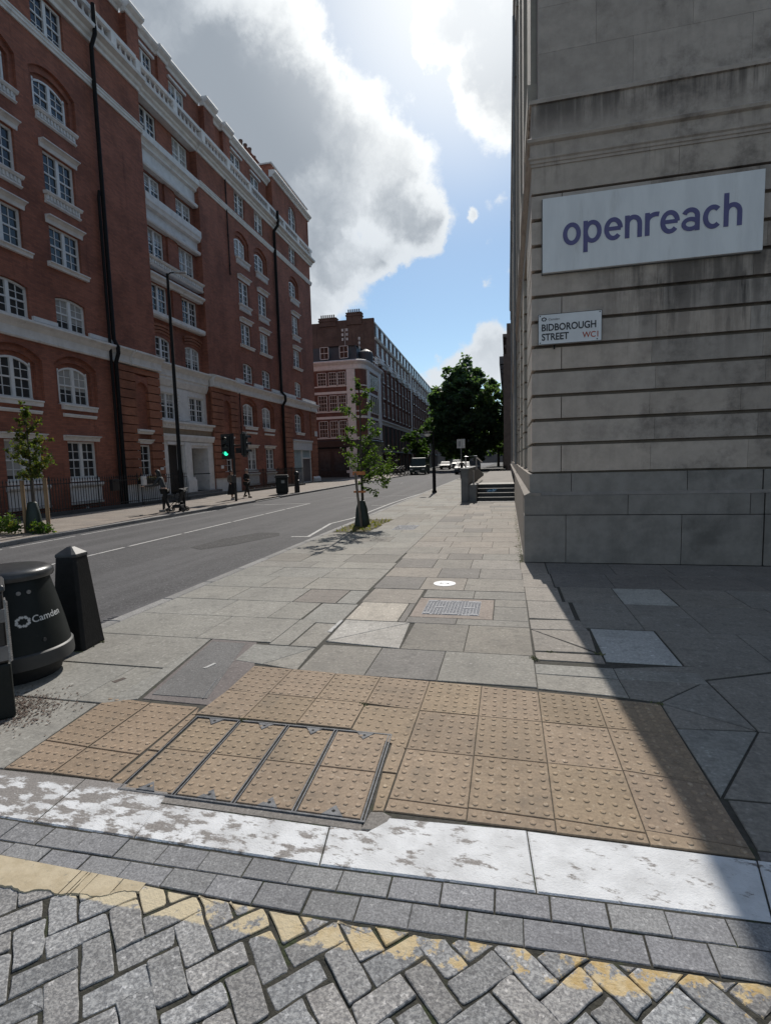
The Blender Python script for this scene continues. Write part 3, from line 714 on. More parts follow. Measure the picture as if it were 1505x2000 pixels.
gran2 = granular('granite_edge_sett', (.31,.31,.315), (.19,.19,.195), (.42,.42,.42), 110, .88, bump=.5)
bed2 = mat('mossy_joint', (.05,.047,.036), (.022,.022,.018), 20, .95, .9, 60, c3=(.034,.045,.016), c3scale=7, c3lim=(.52,.64))
g = M(); g.box(-4.27, 9, -9, 2.155, -.3, -.0055); structure(g.build('sett_bed', bed2))
g = M()
for rw in (0, 1):
    yt, yb_ = ((S0, S1), (S1, S2))[rw]
    x = -4.2+(.1 if rw else 0)-.056
    x = -.457-.2*19+(0.103 if rw else 0)
    while x < 3.6:
        t = rnd.uniform(.88,1.12); g.cur = (t, t, t*rnd.uniform(.98,1.03)); e = rnd.uniform(-.003,.003)
        x2 = x+.199
        g.slab([(x+e,yb_(x+e)),(x2,yb_(x2)),(x2,yt(x2)-.004),(x+e,yt(x+e)-.004)], rnd.uniform(-.003,.002), .003, .06, .008, .0022); x += .2
structure(g.build('edge_setts', gran2))
g = M()
W = .0995; ang = R(44.5); ca, sa = math.cos(ang), math.sin(ang)
ox_, oy_ = -1.26, 1.293
def hb(u, v): return (ox_+(u*ca-v*sa)*W, oy_+(u*sa+v*ca)*W)
for i in range(-62, 62):
    for j in range(-62, 62):
        mth = (i-j) % 4
        if mth == 0: uv = [(i,j),(i+2,j),(i+2,j+1),(i,j+1)]
        elif mth == 3: uv = [(i,j),(i+1,j),(i+1,j+2),(i,j+2)]
        else: continue
        c = hb(sum(p[0] for p in uv)/4, sum(p[1] for p in uv)/4)
        if not (-4.2 < c[0] < 3.6 and -.8 < c[1] < 1.78): continue
        jt = .0045
        # knock the corners off, jitter everything: hand-dressed setts
        P = []
        q = [(hb(*p)[0]+rnd.gauss(0,jt), hb(*p)[1]+rnd.gauss(0,jt)) for p in uv]
        for k in range(4):
            a, b, d = Vector(q[k-1]), Vector(q[k]), Vector(q[(k+1) % 4]); cut = rnd.uniform(.003,.012)
            P.append(tuple(b+(a-b).normalized()*cut)); P.append(tuple(b+(d-b).normalized()*cut*rnd.uniform(.6,1.3)))
        sl_ = -.01 if c[0] < -.8 else .035
        P = clip(P, -sl_, 1, S2(c[0])-sl_*c[0]-rnd.uniform(.002,.008))
        if len(P) < 3 or abs(area(P)) < .0008: continue
        Q = []
        for k in range(len(P)):
            a, b = P[k], P[(k+1) % len(P)]; Q.append(a); l = math.hypot(b[0]-a[0], b[1]-a[1])
            if l > .06:
                for f_ in ((.33,.66) if l > .12 else (.5,)): Q.append((a[0]+(b[0]-a[0])*f_+rnd.gauss(0,.0022), a[1]+(b[1]-a[1])*f_+rnd.gauss(0,.0022)))
        P = Q
        t = rnd.uniform(.78,1.14); wv = rnd.uniform(-.03,.03); g.cur = (t*(1+wv), t, t*(1-wv))
        g.slab(P, rnd.uniform(-.004,.003), rnd.uniform(.0018,.0034), .06, .02, rnd.uniform(.0035,.0065))
structure(g.build('herringbone_setts', gran))
# thick part of the yellow line that still bridges the joints
def ypaint():
    mt, nt, b = new_mat('cream_line_paint'); o = N(nt, 'ShaderNodeTexCoord').outputs['Object']
    c = mixc(nt, mrange(nt, noise(nt, o, 14, 8, .7), .35, .65), (.53,.45,.315), (.43,.355,.235))
    c = mixc(nt, mrange(nt, noise(nt, o, 30, 6, .7), .60, .68), c, (.30,.27,.21))
    nt.links.new(c, b.inputs['Base Color']); b.inputs['Roughness'].default_value = .85
    bm = N(nt, 'ShaderNodeBump'); bm.inputs['Strength'].default_value = .6; bm.inputs['Distance'].default_value = .006
    nt.links.new(noise(nt, o, 22, 6, .65), bm.inputs['Height']); nt.links.new(bm.outputs[0], b.inputs['Normal']); return mt
g = M(); x = -4.2; lastb = -.12; brk = 0
while x < -1.42:
    w_ = rnd.uniform(.02,.035); nb = -.122+.010*math.sin(x*17)+.006*math.sin(x*41)+rnd.gauss(0,.002)+max(0,x+1.75)*.25; brk = False; w_ *= .5
    tp = 0
    if not brk:
        i = g.vs([(x,lastb+S2(x),.0046),(x+w_,nb+S2(x+w_),.0046),(x+w_,tp+S2(x+w_),.005),(x,tp+S2(x),.005),(x,lastb-.003+S2(x),-.004),(x+w_,nb-.003+S2(x+w_),-.004)])
        g.face((i,i+1,i+2,i+3)); g.face((i+4,i+5,i+1,i))
    lastb = nb; x += w_+(.004 if rnd.random() < .09 else 0)
structure(g.build('yellow_line', ypaint()))

# ------------------------------------------------------------------ gully, bins, bollards
iron = mat('cast_iron', (.05,.05,.052), (.03,.03,.032), 30, .6, .2, 80)
t = thing('gully_grate', 'black iron gully grate in the gutter behind the tapered bollard', 'drain', (-4.42,4.85,-.1))
g = M(); g.box(-.14,.14,-.3,.3,-.02,.004); g.build('frame', mat('black_hole', (.01,.01,.01), None, 5, .9, 0), t)
g = M()
for k in range(9): g.obox((0,-.26+k*.065,.012), .13, .014, .012, .25)
g.build('grate_bars', mat('worn_iron', (.20,.20,.21), (.1,.1,.11), 30, .5, .2, metal=.5), t)

blk = mat('black_gloss_paint', (.010,.0105,.011), (.016,.016,.017), 12, .6, .25, 60, spec=.18, c3=(.09,.088,.082), c3scale=7, c3lim=(.66,.76))
t = thing('tapered_bollard', 'square tapered black iron bollard with a pyramid cap, behind the litter bin', 'bollard', (-3.96,3.985,0), R(8))
g = M()
def frus(g, prof, n=4, ch=.025):
    rings = []
    for h, z in prof:
        c = min(ch, h*.3); rings.append(g.vs([(h-c,-h,z),(h,-h+c,z),(h,h-c,z),(h-c,h,z),(-h+c,h,z),(-h,h-c,z),(-h,-h+c,z),(-h+c,-h,z)]))
    for a, b in zip(rings, rings[1:]):
        for q in range(8): g.face((a+q, a+(q+1) % 8, b+(q+1) % 8, b+q))
    g.face(range(rings[-1], rings[-1]+8))
frus(g, [(.165,-.02),(.163,.02),(.159,.05),(.102,.84),(.10,.855)]); g.build('shaft', blk, t, bevel=.006)
g = M(); frus(g, [(.104,.855),(.106,.87),(.102,.885),(.025,.945),(.004,.952)]); g.build('cap', mat('bollard_cap', (.05,.052,.055), (.03,.031,.033), 14, .5, .15, 60, spec=.35), t, bevel=.004)
def wt(mb_, words): return None
grime = mat('bin_green_black', (.007,.010,.010), (.012,.015,.015), 6, .48, .08, 120, spec=.22, c3=(.028,.029,.028), c3scale=9, c3lim=(.62,.80))
greyband = mat('bin_grey', (.04,.042,.044), (.032,.034,.036), 12, .5, .05, 120)
white_print = mat('white_print', (.62,.63,.63), (.5,.51,.51), 30, .6, 0)
BX, BY = -3.93, 3.33
t = thing('litter_bin', 'round black litter bin with a white council logo and domed lid, beside the tapered bollard', 'litter bin', (BX, BY, 0))
g = M(); g.lathe(0,0,[(.30,0),(.31,.02),(.33,.115),(.35,.12)], 48); g.build('plinth', mat('black_hole2', (.012,.012,.013), None, 5, .7, 0), t, smooth=35)
g = M(); g.lathe(0,0,[(.36,.115),(.407,.13),(.41,.15),(.405,.235),(.395,.245),(.38,.25)], 64); g.build('skirt', greyband, t, smooth=35)
rad = lambda z: .388-.118*((z-.245)/.56)**1.15 if z > .245 else .39
g = M(); g.lathe(0,0,[(rad(.245+.56*k/14), .245+.56*k/14) for k in range(15)], 64); g.build('body', grime, t, smooth=35)
g = M(); g.lathe(0,0,[(.262,.80),(.30,.805),(.308,.82),(.306,.85),(.292,.872),(.25,.888),(.15,.898),(.01,.902)], 64); g.build('lid', mat('bin_lid', (.03,.032,.034), (.05,.052,.054), 20, .33, .06, 90), t, smooth=40)
def on_bin(a, z, off=.002):     # a: angle round the bin, z: height
    r = rad(z)+off; return Vector((r*math.cos(a), r*math.sin(a), z))
CA = math.atan2(-BY, -BX)+.27
def ribbon_on_bin(mb, pts, wdt):
    """pts in (arc metres, height)"""
    for (u0, z0), (u1, z1) in zip(pts, pts[1:]):
        l = math.hypot(u1-u0, z1-z0); nu, nz_ = -(z1-z0)/l*wdt/2, (u1-u0)/l*wdt/2
        mb.poly([on_bin(CA+(u)/.33, z) for u, z in ((u0-nu,z0-nz_),(u1-nu,z1-nz_),(u1+nu,z1+nz_),(u0+nu,z0+nz_))])
g = M(); cx, cz = -.035, .50
for k in range(8):
    a = k*math.pi/4+.2; p = [(cx+math.cos(a+s)*r*1.05, cz+math.sin(a+s)*r*.86) for s, r in ((-.34,.030),(-.05,.045),(.34,.040))]
    ribbon_on_bin(g, p, .018)
g.build('logo_ring', white_print, t)
cu = bpy.data.curves.new('tmp', 'FONT'); cu.body = 'Camden'; cu.size = .075; cu.resolution_u = 3; cu.offset = .0008
to = bpy.data.objects.new('tmp', cu); col.objects.link(to)
me = bpy.data.meshes.new_from_object(to.evaluated_get(bpy.context.evaluated_depsgraph_get())); bpy.data.objects.remove(to)
for v in me.vertices: v.co = on_bin(CA+(v.co.x+.022)/.33, v.co.y+.478+v.co.x*.03, .0025)
me.materials.clear(); me.materials.append(white_print); o = bpy.data.objects.new('logo_lettering', me); col.objects.link(o); o.parent = t
for u in (-.035, .035):
    g = M(); p = on_bin(CA+u/.3, .715); g.tube([p*1.0-Vector((p.x,p.y,0)).normalized()*.004, p+Vector((p.x,p.y,0)).normalized()*.006], .016, 14); g.build('rivet', mat('rivet_grey', (.22,.22,.22), None, 20, .5, 0), t, smooth=40)
g = M(); p = on_bin(CA+.24, .33); g.tube([p-Vector((p.x,p.y,0)).normalized()*.004, p+Vector((p.x,p.y,0)).normalized()*.006], .014, 12); g.build('lock', greyband, t)

t = thing('slatted_bin', 'black box shaped bin with grey bands and a serrated corner, before the round bin', 'recycling bin', (-3.525,2.675,0), R(50))
g = M(); g.box(-.20,.20,-.20,.20,.0,.38); g.build('lower_box', grime, t, bevel=.015)
g = M(); g.box(-.192,.192,-.192,.192,.38,.86); g.build('upper_box', mat('bin_flat_black', (.012,.012,.013), (.018,.018,.019), 10, .35, .05), t, bevel=.015)
g = M(); g.box(-.202,.202,-.202,.202,.40,.50); g.build('grey_band', mat('band_grey', (.17,.165,.165), (.13,.125,.125), 9, .45, .1), t, bevel=.004); g = M(); g.box(-.202,.202,-.202,.202,.66,.75); g.build('grey_band', mat('band_grey', ()), t, bevel=.004)
g = M()
g.obox((.2,-.2,.60), .005, .005, .21, .785)
for k in range(26): g.obox((.202,-.202,.40+k*.0158), .008, .008, .0055, .785)
g.build('serrated_edge', mat('brushed_alloy', (.55,.55,.56), (.4,.4,.41), 40, .35, .1, metal=.8), t)
g = M(); g.lathe(0,0,[(.285,.86),(.292,.875),(.285,.905),(.23,.92),(.02,.925)], 4, rot=math.pi/4); g.build('lid', mat('bin_lid'  , (.03,.03,.03)), t, bevel=.015)
# ------------------------------------------------------------------ red-brick mansion block on the left
brick = brick_mat('red_brick', (.36,.132,.082), (.245,.09,.06), (.19,.105,.08))
rbrick = brick_mat('orange_brick', (.37,.145,.08), (.29,.11,.062), (.2,.115,.085))
white = mat('white_stucco', (.74,.73,.72), (.62,.61,.60), 3, .75, .12, 40, c3=(.42,.41,.395), c3scale=2.2, c3lim=(.58,.78))
wframe = mat('white_gloss', (.74,.74,.735), (.66,.66,.655), 4, .45, .03)
glass = glass_mat('window_glass')
blackpipe = mat('black_pipe', (.010,.010,.011), (.015,.015,.016), 10, .75, .1, spec=.2)
B1 = thing('mansion_block', 'tall red brick mansion block with white stone bands and balustrade, left side of the street', 'building', (-17,18,0), R(.848))
def ym(Y):
    r = Y/17.0; X = 16.7336/(1-.0148*r); return X*r-18
def zm(Z, Y):
    X = 16.7336/(1-.0148*Y/17.0); return (Z-1.65)*X/17+1.65
def arc_pts(y0, y1, z0, rise, n=8):
    """segmental arch from (y0,z0) to (y1,z0) with given rise"""
    wd = (y1-y0)/2; rr = (wd*wd+rise*rise)/(2*rise); c = (y0+y1)/2; zc = z0+rise-rr; a0 = math.asin(wd/rr)
    return [(c+rr*math.sin(-a0+2*a0*k/n), zc+rr*math.cos(-a0+2*a0*k/n)) for k in range(n+1)]
def wall_grid(g, x, y0, y1, z0, z1, holes, depth, face=True):
    """front face at x with rectangular holes (ya,yb,za,zb[,rise]) and reveals going back by depth"""
    ys = sorted({y0, y1, *[h[0] for h in holes], *[h[1] for h in holes]}); zs = sorted({z0, z1, *[h[2] for h in holes], *[h[3] for h in holes]})
    ys = [v for v in ys if y0-1e-6 <= v <= y1+1e-6]; zs = [v for v in zs if z0-1e-6 <= v <= z1+1e-6]
    for a, b in zip(ys, ys[1:]):
        run = None
        for c, d in zip(zs, zs[1:]):
            m_ = ((a+b)/2, (c+d)/2)
            hole = any(h[0] < m_[0] < h[1] and h[2] < m_[1] < h[3] for h in holes)
            if hole:
                if run: g.poly([(x,a,run[0]),(x,b,run[0]),(x,b,run[1]),(x,a,run[1])]); run = None
            else: run = (run[0] if run else c, d)
        if run: g.poly([(x,a,run[0]),(x,b,run[0]),(x,b,run[1]),(x,a,run[1])])
    for h in holes:
        a, b, c, d = h[:4]; rise = h[4] if len(h) > 4 else 0; e = x-depth
        g.poly([(x,a,c),(e,a,c),(e,b,c),(x,b,c)][::-1]); g.poly([(x,a,c),(x,a,d-rise),(e,a,d-rise),(e,a,c)][::-1]); g.poly([(x,b,c),(e,b,c),(e,b,d-rise),(x,b,d-rise)][::-1])
        if rise:
            p = arc_pts(a, b, d-rise, rise)
            for (u0, w0), (u1, w1) in zip(p, p[1:]):
                g.poly([(x,u0,w0),(x,u1,w1),(e,u1,w1),(e,u0,w0)])
            k = len(p)//2
            g.poly([(x,a,d)]+[(x,u,w_) for u, w_ in reversed(p[:k+1])][::1]) if False else None
            L = [(x,u,w_) for u, w_ in p[:k+1]]; Rr = [(x,u,w_) for u, w_ in p[k:]]
            for q0, q1 in zip(L, L[1:]): g.poly([(x,a,d),q0,q1][::-1])
            for q0, q1 in zip(Rr, Rr[1:]): g.poly([(x,b,d),q0,q1][::-1])
        else: g.poly([(x,a,d),(x,b,d),(e,b,d),(e,a,d)][::-1])
def sash(parent, y0, y1, z0, z1, x, rise=0.0, pairs=2, cols=2, rows=4, open_=False):
    """white timber sash window; frame bars and glass; returns the window object"""
    g = M(); fw = .075; xf, xb = x+.05, x-.05
    g.box(xb, xf, y0, y0+fw, z0, z1-rise*.55); g.box(xb, xf, y1-fw, y1, z0, z1-rise*.55)
    g.box(xb, xf+.02, y0, y1, z0, z0+fw)
    if rise:
        p = arc_pts(y0, y1, z1-rise, rise); q = arc_pts(y0, y1, z1-rise-fw, rise)
        for k in range(len(p)-1):
            (a, za), (b, zb) = p[k], p[k+1]; (c, zc), (d, zd) = q[k], q[k+1]
            i = g.vs([(xf,c,zc),(xf,d,zd),(xf,b,zb),(xf,a,za),(xb,c,zc),(xb,d,zd),(xb,b,zb),(xb,a,za)])
            for f in ((0,1,2,3),(7,6,5,4),(1,0,4,5),(2,1,5,6),(3,2,6,7),(0,3,7,4)): g.face([i+t for t in f])
    else: g.box(xb, xf, y0+fw, y1-fw, z1-fw, z1)
    ph = z1-z0
    if pairs == 2:
        c = (y0+y1)/2; g.box(xb, xf+.01, c-.07, c+.07, z0+fw, z1-fw-.0); spans = [(y0+fw, c-.07), (c+.07, y1-fw)]
    else: spans = [(y0+fw, y1-fw)]
    for a, b in spans:
        mid = z0+ph*.5; g.box(x-.045, x+.035, a, b, mid-.03, mid+.03)
        for k in range(1, cols):
            u = a+(b-a)*k/cols; g.box(x-.03, x+.012, u-.013, u+.013, z0+fw, z1-fw-(rise*.3 if rise else 0))
        for k in range(1, rows):
            if k*2 == rows: continue
            z = z0+fw+(ph-2*fw)*k/rows; g.box(x-.03, x+.012, a, b, z-.013, z+.013)
    o = g.build('window', wframe, parent)
    g = M()
    if rise:
        p = arc_pts(y0+.03, y1-.03, z1-rise-.03, rise-.005); pts = [(y0+.03, z0+.03), (y1-.03, z0+.03)]+list(reversed(p))
    else: pts = [(y0+.03,z0+.03),(y1-.03,z0+.03),(y1-.03,z1-.03),(y0+.03,z1-.03)]
    g.prism(pts, lambda u, v, t: (t, u, v), x-.03, x-.016); g.build('pane', glass, o)
    return o
def moulding(g, prof, y0, y1):
    """prof: (out,z) outline; run along y"""
    g.prism(prof, lambda u, v, t: (u, t, v), y0, y1)
def sill_plain(o, y0, y1, z, x, h=.17, out=.16):
    g = M(); moulding(g, [(x-.15,z-h),(x+out*.6,z-h),(x+out*.7,z-h*.45),(x+out,z-h*.35),(x+out,z-.03),(x-.15,z)], y0-.12, y1+.12); g.build('sill', white, o)
def sill_dentil(o, y0, y1, z, x):
    g = M(); moulding(g, [(x-.1,z-.13),(x+.13,z-.13),(x+.19,z-.06),(x+.19,z-.02),(x-.1,z)], y0-.13, y1+.13)
    moulding(g, [(x-.1,z-.36),(x+.06,z-.36),(x+.06,z-.135),(x-.1,z-.135)], y0-.08, y1+.08)
    moulding(g, [(x-.1,z-.44),(x+.05,z-.44),(x+.11,z-.40),(x+.11,z-.365),(x-.1,z-.365)], y0-.10, y1+.10)
    u = y0-.04
    while u < y1+.02: g.box(x+.06, x+.105, u, u+.075, z-.30, z-.14); u += .15
    g.build('sill', white, o)
def hood(o, y0, y1, z, x, h=.25, out=.22):
    g = M(); moulding(g, [(x-.06,z),(x+.04,z),(x+.06,z+h*.5),(x+out*.6,z+h*.75),(x+out,z+h*.82),(x+out,z+h*.95),(x-.06,z+h)], y0-.14, y1+.14); g.build('lintel', white, o)

LV = dict(w0=(1.33,2.82), w1=(4.30,5.80), w2=(7.2,8.45), w3=(9.64,11.06), w4=(12.24,13.78), w5=(15.17,16.50), w6=(17.98,19.5))
YE = ym(45.3)                      # far corner
FARB = [ym(c) for c in (31.3, 45.3)]
colsA = [(12.0,13.5),(14.70,16.22),(17.40,18.88)]; colsC = [(32.15,33.50),(34.90,36.25)]; colsD = [(40.80,42.15)]
bays = [('A', colsA, -14.0, ym(20.3)), ('C', colsC, ym(31.0), ym(37.7)), ('D', colsD, ym(37.7), YE)]
wall = M()
for nm, cols, ya, yb in bays:
    holes0, arches = [], []
    for a, b in cols:
        for k, (z0, z1) in LV.items():
            if nm == 'D' and k == 'w0': continue
            y0, y1_, s0, s1 = ym(a), ym(b), zm(z0, a), zm(z1, a)
            if k in ('w1', 'w5'): arches.append((y0-.33, y1_+.33, s0-.06, s1+.42, .42, y0, y1_, s0, s1))
            else: holes0.append((y0, y1_, s0, s1) if k != 'w2' else (y0, y1_, s0, s1+.02, .13))
    if nm == 'D': holes0.append((ym(39.85), ym(43.75), -.2, zm(3.65, 41)))
    # outer arch recess: front skin has the large opening, the second skin the window opening
    wall_grid(wall, 0, ya, yb, -1.2, zm(19.6, (ya+yb)/2+18), holes0+[h[:5] for h in arches], .22)
    for (oa, ob, oz0, oz1, orise, y0, y1_, s0, s1) in arches:
        wall_grid(wall, -.12, oa, ob, oz0, oz1, [(y0-.14, y1_+.14, s0, s1+.17, .30)], .10)
        wall_grid(wall, -.22, y0-.15, y1_+.15, s0-.0, s1+.19, [(y0, y1_, s0, s1, .24)], .10)
# pier 1 and pier 2 upper shafts (plain brick), returns into the recessed bay
P1, P1b, P2, P2b = ym(20.3), ym(23.27), ym(28.0), ym(31.0)
DB = -.40
for a, b, edge in ((P1, P1b, P1b), (P2, P2b, P2)):
    zt = zm(19.6, 25); wall.poly([(0,a,7.0),(0,b,7.0),(0,b,zt),(0,a,zt)])
    q = [(0,edge,-.2),(DB-.3,edge,-.2),(DB-.3,edge,zt),(0,edge,zt)]; wall.poly(q if edge == P2 else q[::-1])
colsB = [(ym(23.62), ym(25.03)), (ym(26.35), ym(27.73))]
hb_ = []
for a, b in colsB:
    for k in ('w3','w4','w5','w6'): hb_.append((a, b, LV[k][0], LV[k][1]))
    hb_.append((a, b, 7.1, 8.45, .14))
hb_b = [(h[0],h[1],15.2,16.35) if h[2] == 15.17 else h for h in hb_]
wall_grid(wall, DB, P1b, P2, 6.4, 19.6, hb_b, .2)
# far return wall, roof deck and back
zt = zm(19.6, 45); wall.poly([(0,YE,-1.2),(-14,YE,-1.2),(-14,YE,24.3),(0,YE,24.3)]); wall.poly([(0,-14,-1.2),(0,-14,20),(-14,-14,20),(-14,-14,-1.2)])
wall.poly([(-14,-14,-1.2),(-14,-14,23),(-14,YE,23),(-14,YE,-1.2)])
wall.build('wall', brick, B1)

# rusticated ground-floor piers: courses of brickwork with deep channels
def rust(ya, yb, z0, z1, x, holes=()):
    g = M(); z = z0; k = 0
    while z < z1-.05:
        h = min(.40, z1-z)
        segs = [(ya, yb)]
        for (a, b, c, d) in holes:
            if c < z+h/2 < d: segs = [(s, min(e, a)) for s, e in segs if s < a]+[(max(s, b), e) for s, e in segs if e > b]
        for s, e in segs: g.box(x-.35, x, s, e, z+.022, z+h-.022)
        z += h
    g.build('rusticated_pier', rbrick, B1)
Z6 = 6.4
nw = (ym(21.5), ym(22.35))
rust(P1, P1b, .9, Z6, .10, [(nw[0], nw[1], 1.2, 6.0)])
rust(P2, P2b, .9, Z6, .10, [(ym(29.25), ym(30.1), 1.2, 6.0)])
rust(ym(37.9), ym(39.8), .2, zm(6.2,39), .09); rust(ym(43.85), YE, .2, zm(6.2,44), .09)
for (a, b) in ((P1, P1b), (P2, P2b)):
    g = M(); wall_grid(g, -.05, a, b, .0, Z6, [(nw[0], nw[1], 1.27, 2.78)] if a == P1 else [(ym(29.25), ym(30.1), 1.27, 2.78)], .15)
    n = nw if a == P1 else (ym(29.25), ym(30.1))
    for p, q in zip(arc_pts(n[0], n[1], 5.35, .40), arc_pts(n[0], n[1], 5.35, .40)[1:]):   # brick infill over the niche arch
        g.prism([(p[0],p[1]),(q[0],q[1]),(q[0],6.02),(p[0],6.02)], lambda u, v, t: (t, u, v), -.2, .085)
    g.build('pier_backing', brick, B1)
for a, b in ((ym(37.9), ym(39.8)), (ym(43.85), YE)):
    g = M(); g.poly([(.03,a,-.2),(.03,b,-.2),(.03,b,zm(6.3,40)),(.03,a,zm(6.3,40))]); g.build('pier_backing', brick, B1)
for n in (nw, (ym(29.25), ym(30.1))):
    o = sash(B1, n[0], n[1], 1.27, 2.78, -.12, pairs=1); hood(o, n[0]+.02, n[1]-.02, 2.83, .04, .22, .16)
    g = M(); moulding(g, [(-.04,3.30),(.1,3.30),(.15,3.38),(.22,3.42),(.22,3.50),(-.04,3.54)], n[0]-.12, n[1]+.12); g.build('lintel', white, o)

# windows of the brick bays
for nm, cols, ya, yb in bays:
    for a, b in cols:
        for k, (z0, z1) in LV.items():
            if nm == 'D' and k == 'w0': continue
            y0, y1_, s0, s1 = ym(a), ym(b), zm(z0, a), zm(z1, a)
            ar = k in ('w1', 'w5')
            o = sash(B1, y0, y1_, s0, s1, -.26 if ar else -.15, .24 if ar else (.13 if k == 'w2' else 0))
            if k == 'w5': sill_dentil(o, y0-.1, y1_+.1, s0, -.02)
            if k == 'w4': sill_dentil(o, y0, y1_, s0, 0); hood(o, y0, y1_, s1+.02, 0, .28, .24)
            if k == 'w3': sill_plain(o, y0-.1, y1_+.12, s0, 0, .2, .2); hood(o, y0, y1_, s1+.02, 0, .28, .24)
            if k == 'w1':
                sill_plain(o, y0-.02, y1_+.02, s0, 0, .24, .16)
                if nm != 'D':
                    g = M(); moulding(g, [(-.02,s0-.52),(.05,s0-.52),(.09,s0-.44),(.09,s0-.40),(-.02,s0-.38)], y0-.1, y1_+.1); g.build('string_course', white, o)
            if k == 'w0':
                hood(o, y0-.04, y1_+.04, s1+.02, 0, .22, .18)
                g = M(); g.box(-.2, .05, y0-.02, y1_+.02, s0-.14, s0); moulding(g, [(-.2,s0-.36),(.10,s0-.36),(.16,s0-.28),(.16,s0-.2),(-.2,s0-.15)], y0-.1, y1_+.1); g.box(-.2, .06, y0-.06, y1_+.06, s0-.95, s0-.37); moulding(g, [(-.2,s0-1.06),(.10,s0-1.06),(.12,s0-.98),(-.2,s0-.96)], y0-.1, y1_+.1); g.build('apron', white, o)
                o2 = sash(B1, y0, y1_, -1.15, s0-1.12, -.05, rows=2)
# recessed central bay
for ci, (a, b) in enumerate(colsB):
    for k in ('w2','w3','w4','w5','w6'):
        z0, z1 = LV[k]
        if k == 'w5': z0, z1 = 15.2, 16.35
        if k == 'w2': z0 = 7.1
        sash(B1, a, b, z0, z1, DB-.12, .14 if k == 'w2' else 0)
def bayband(name, prof):
    g = M(); moulding(g, prof, P1b+.005, P2-.005); return g
DBx = DB-.1
g = bayband('spandrel', [(DBx,16.45),(-.10,16.45),(-.06,16.52),(-.06,16.60),(-.26,16.66),(-.26,17.30),(-.10,17.36),(-.10,17.46),(-.02,17.56),(.10,17.62),(.10,17.92),(-.02,17.95),(DBx,17.97)]); g.build('spandrel_band', white, B1)
g = bayband('spandrel', [(DBx,13.82),(-.10,13.82),(-.06,13.90),(-.06,13.98),(-.26,14.04),(-.26,14.50),(-.06,14.56),(-.02,14.70),(.04,14.78),(.04,15.12),(-.04,15.16),(DBx,15.19)]); g.build('spandrel_band', white, B1)
g = bayband('band', [(DBx,11.72),(-.08,11.72),(-.02,11.80),(-.08,11.86),(-.08,12.02),(.04,12.08),(.08,12.16),(-.02,12.22),(DBx,12.24)])
u = P1b+.06
while u < P2-.1: g.box(-.085, -.02, u, u+.10, 11.87, 12.015); u += .2
g.build('dentil_band', white, B1)
g = bayband('hood', [(DBx,11.10),(-.14,11.10),(-.10,11.2),(.05,11.30),(.05,11.38),(DBx,11.42)]); g.build('hood_band', white, B1)
g = bayband('sill', [(DBx,9.30),(-.12,9.30),(-.06,9.38),(-.06,9.55),(DBx,9.63)]); g.build('sill_band', white, B1)
for a, b in colsB:     # brick label arches over the first-floor pair
    g = M()
    for off, x in ((.10,DB+.05),(.26,DB+.09),(.42,DB+.13)):
        p = arc_pts(a-.05-off*.3, b+.05+off*.3, 8.38+off, .14); q = arc_pts(a-.05-off*.3, b+.05+off*.3, 8.50+off, .14)
        for k in range(len(p)-1): g.prism([p[k], p[k+1], q[k+1], q[k]], lambda u, v, t: (t, u, v), DB-.02, x)
    g.build('arch_moulding', rbrick, B1)
a, b = colsB[0][1]+.15, colsB[1][0]-.15       # brick pilaster between the pair
for q in ((.12,a+.2,b-.15,9.64,11.1),(.1,a+.1,b-.1,15.2,16.44),(.1,a+.1,b-.1,12.25,13.8)):
    g = M(); g.box(DB-.05, DB+q[0], q[1], q[2], q[3], q[4]); g.build('brick_pilaster', brick, B1)

# main cornice above the ground storeys
g = M()
def mcorn(ya, yb, x, z0, z1):
    k = (z1-z0)/.78
    P = [(x-.30,z0),(x+.08,z0),(x+.12,z0+.06*k),(x+.10,z0+.10*k),(x+.10,z0+.36*k),(x+.16,z0+.42*k),(x+.22,z0+.50*k),(x+.36,z0+.58*k),(x+.36,z0+.66*k),(x+.10,z0+.74*k),(x-.30,z0+.78*k)]
    moulding(g, P, ya, yb)
mcorn(-14, P1-.02, 0, 6.42, 7.20); mcorn(P1-.02, P1+.9, .06, 6.44, 7.22); mcorn(P1+.9, P1b, .14, 6.42, 7.20)
mcorn(P1b, P2, -.16, 6.38, 7.14); mcorn(P2, P2b-.8, .14, 6.38, 7.14); mcorn(P2b-.8, P2b+.05, .06, 6.38, 7.12)
mcorn(P2b+.05, ym(43.9), 0, 6.36, 7.12); mcorn(ym(43.9), YE+.1, .08, 6.36, 7.12)
for nm, cols, ya, yb in bays:          # raised blocks between the window openings
    e = [ya]+[ym(v) for c in cols for v in c]+[yb]
    for a, b in zip(e[::2], e[1::2]): g.box(-.1, .10, a+.06, b-.06, 7.12 if nm != 'A' else 7.18, 7.34)
g.build('main_cornice', white, B1)
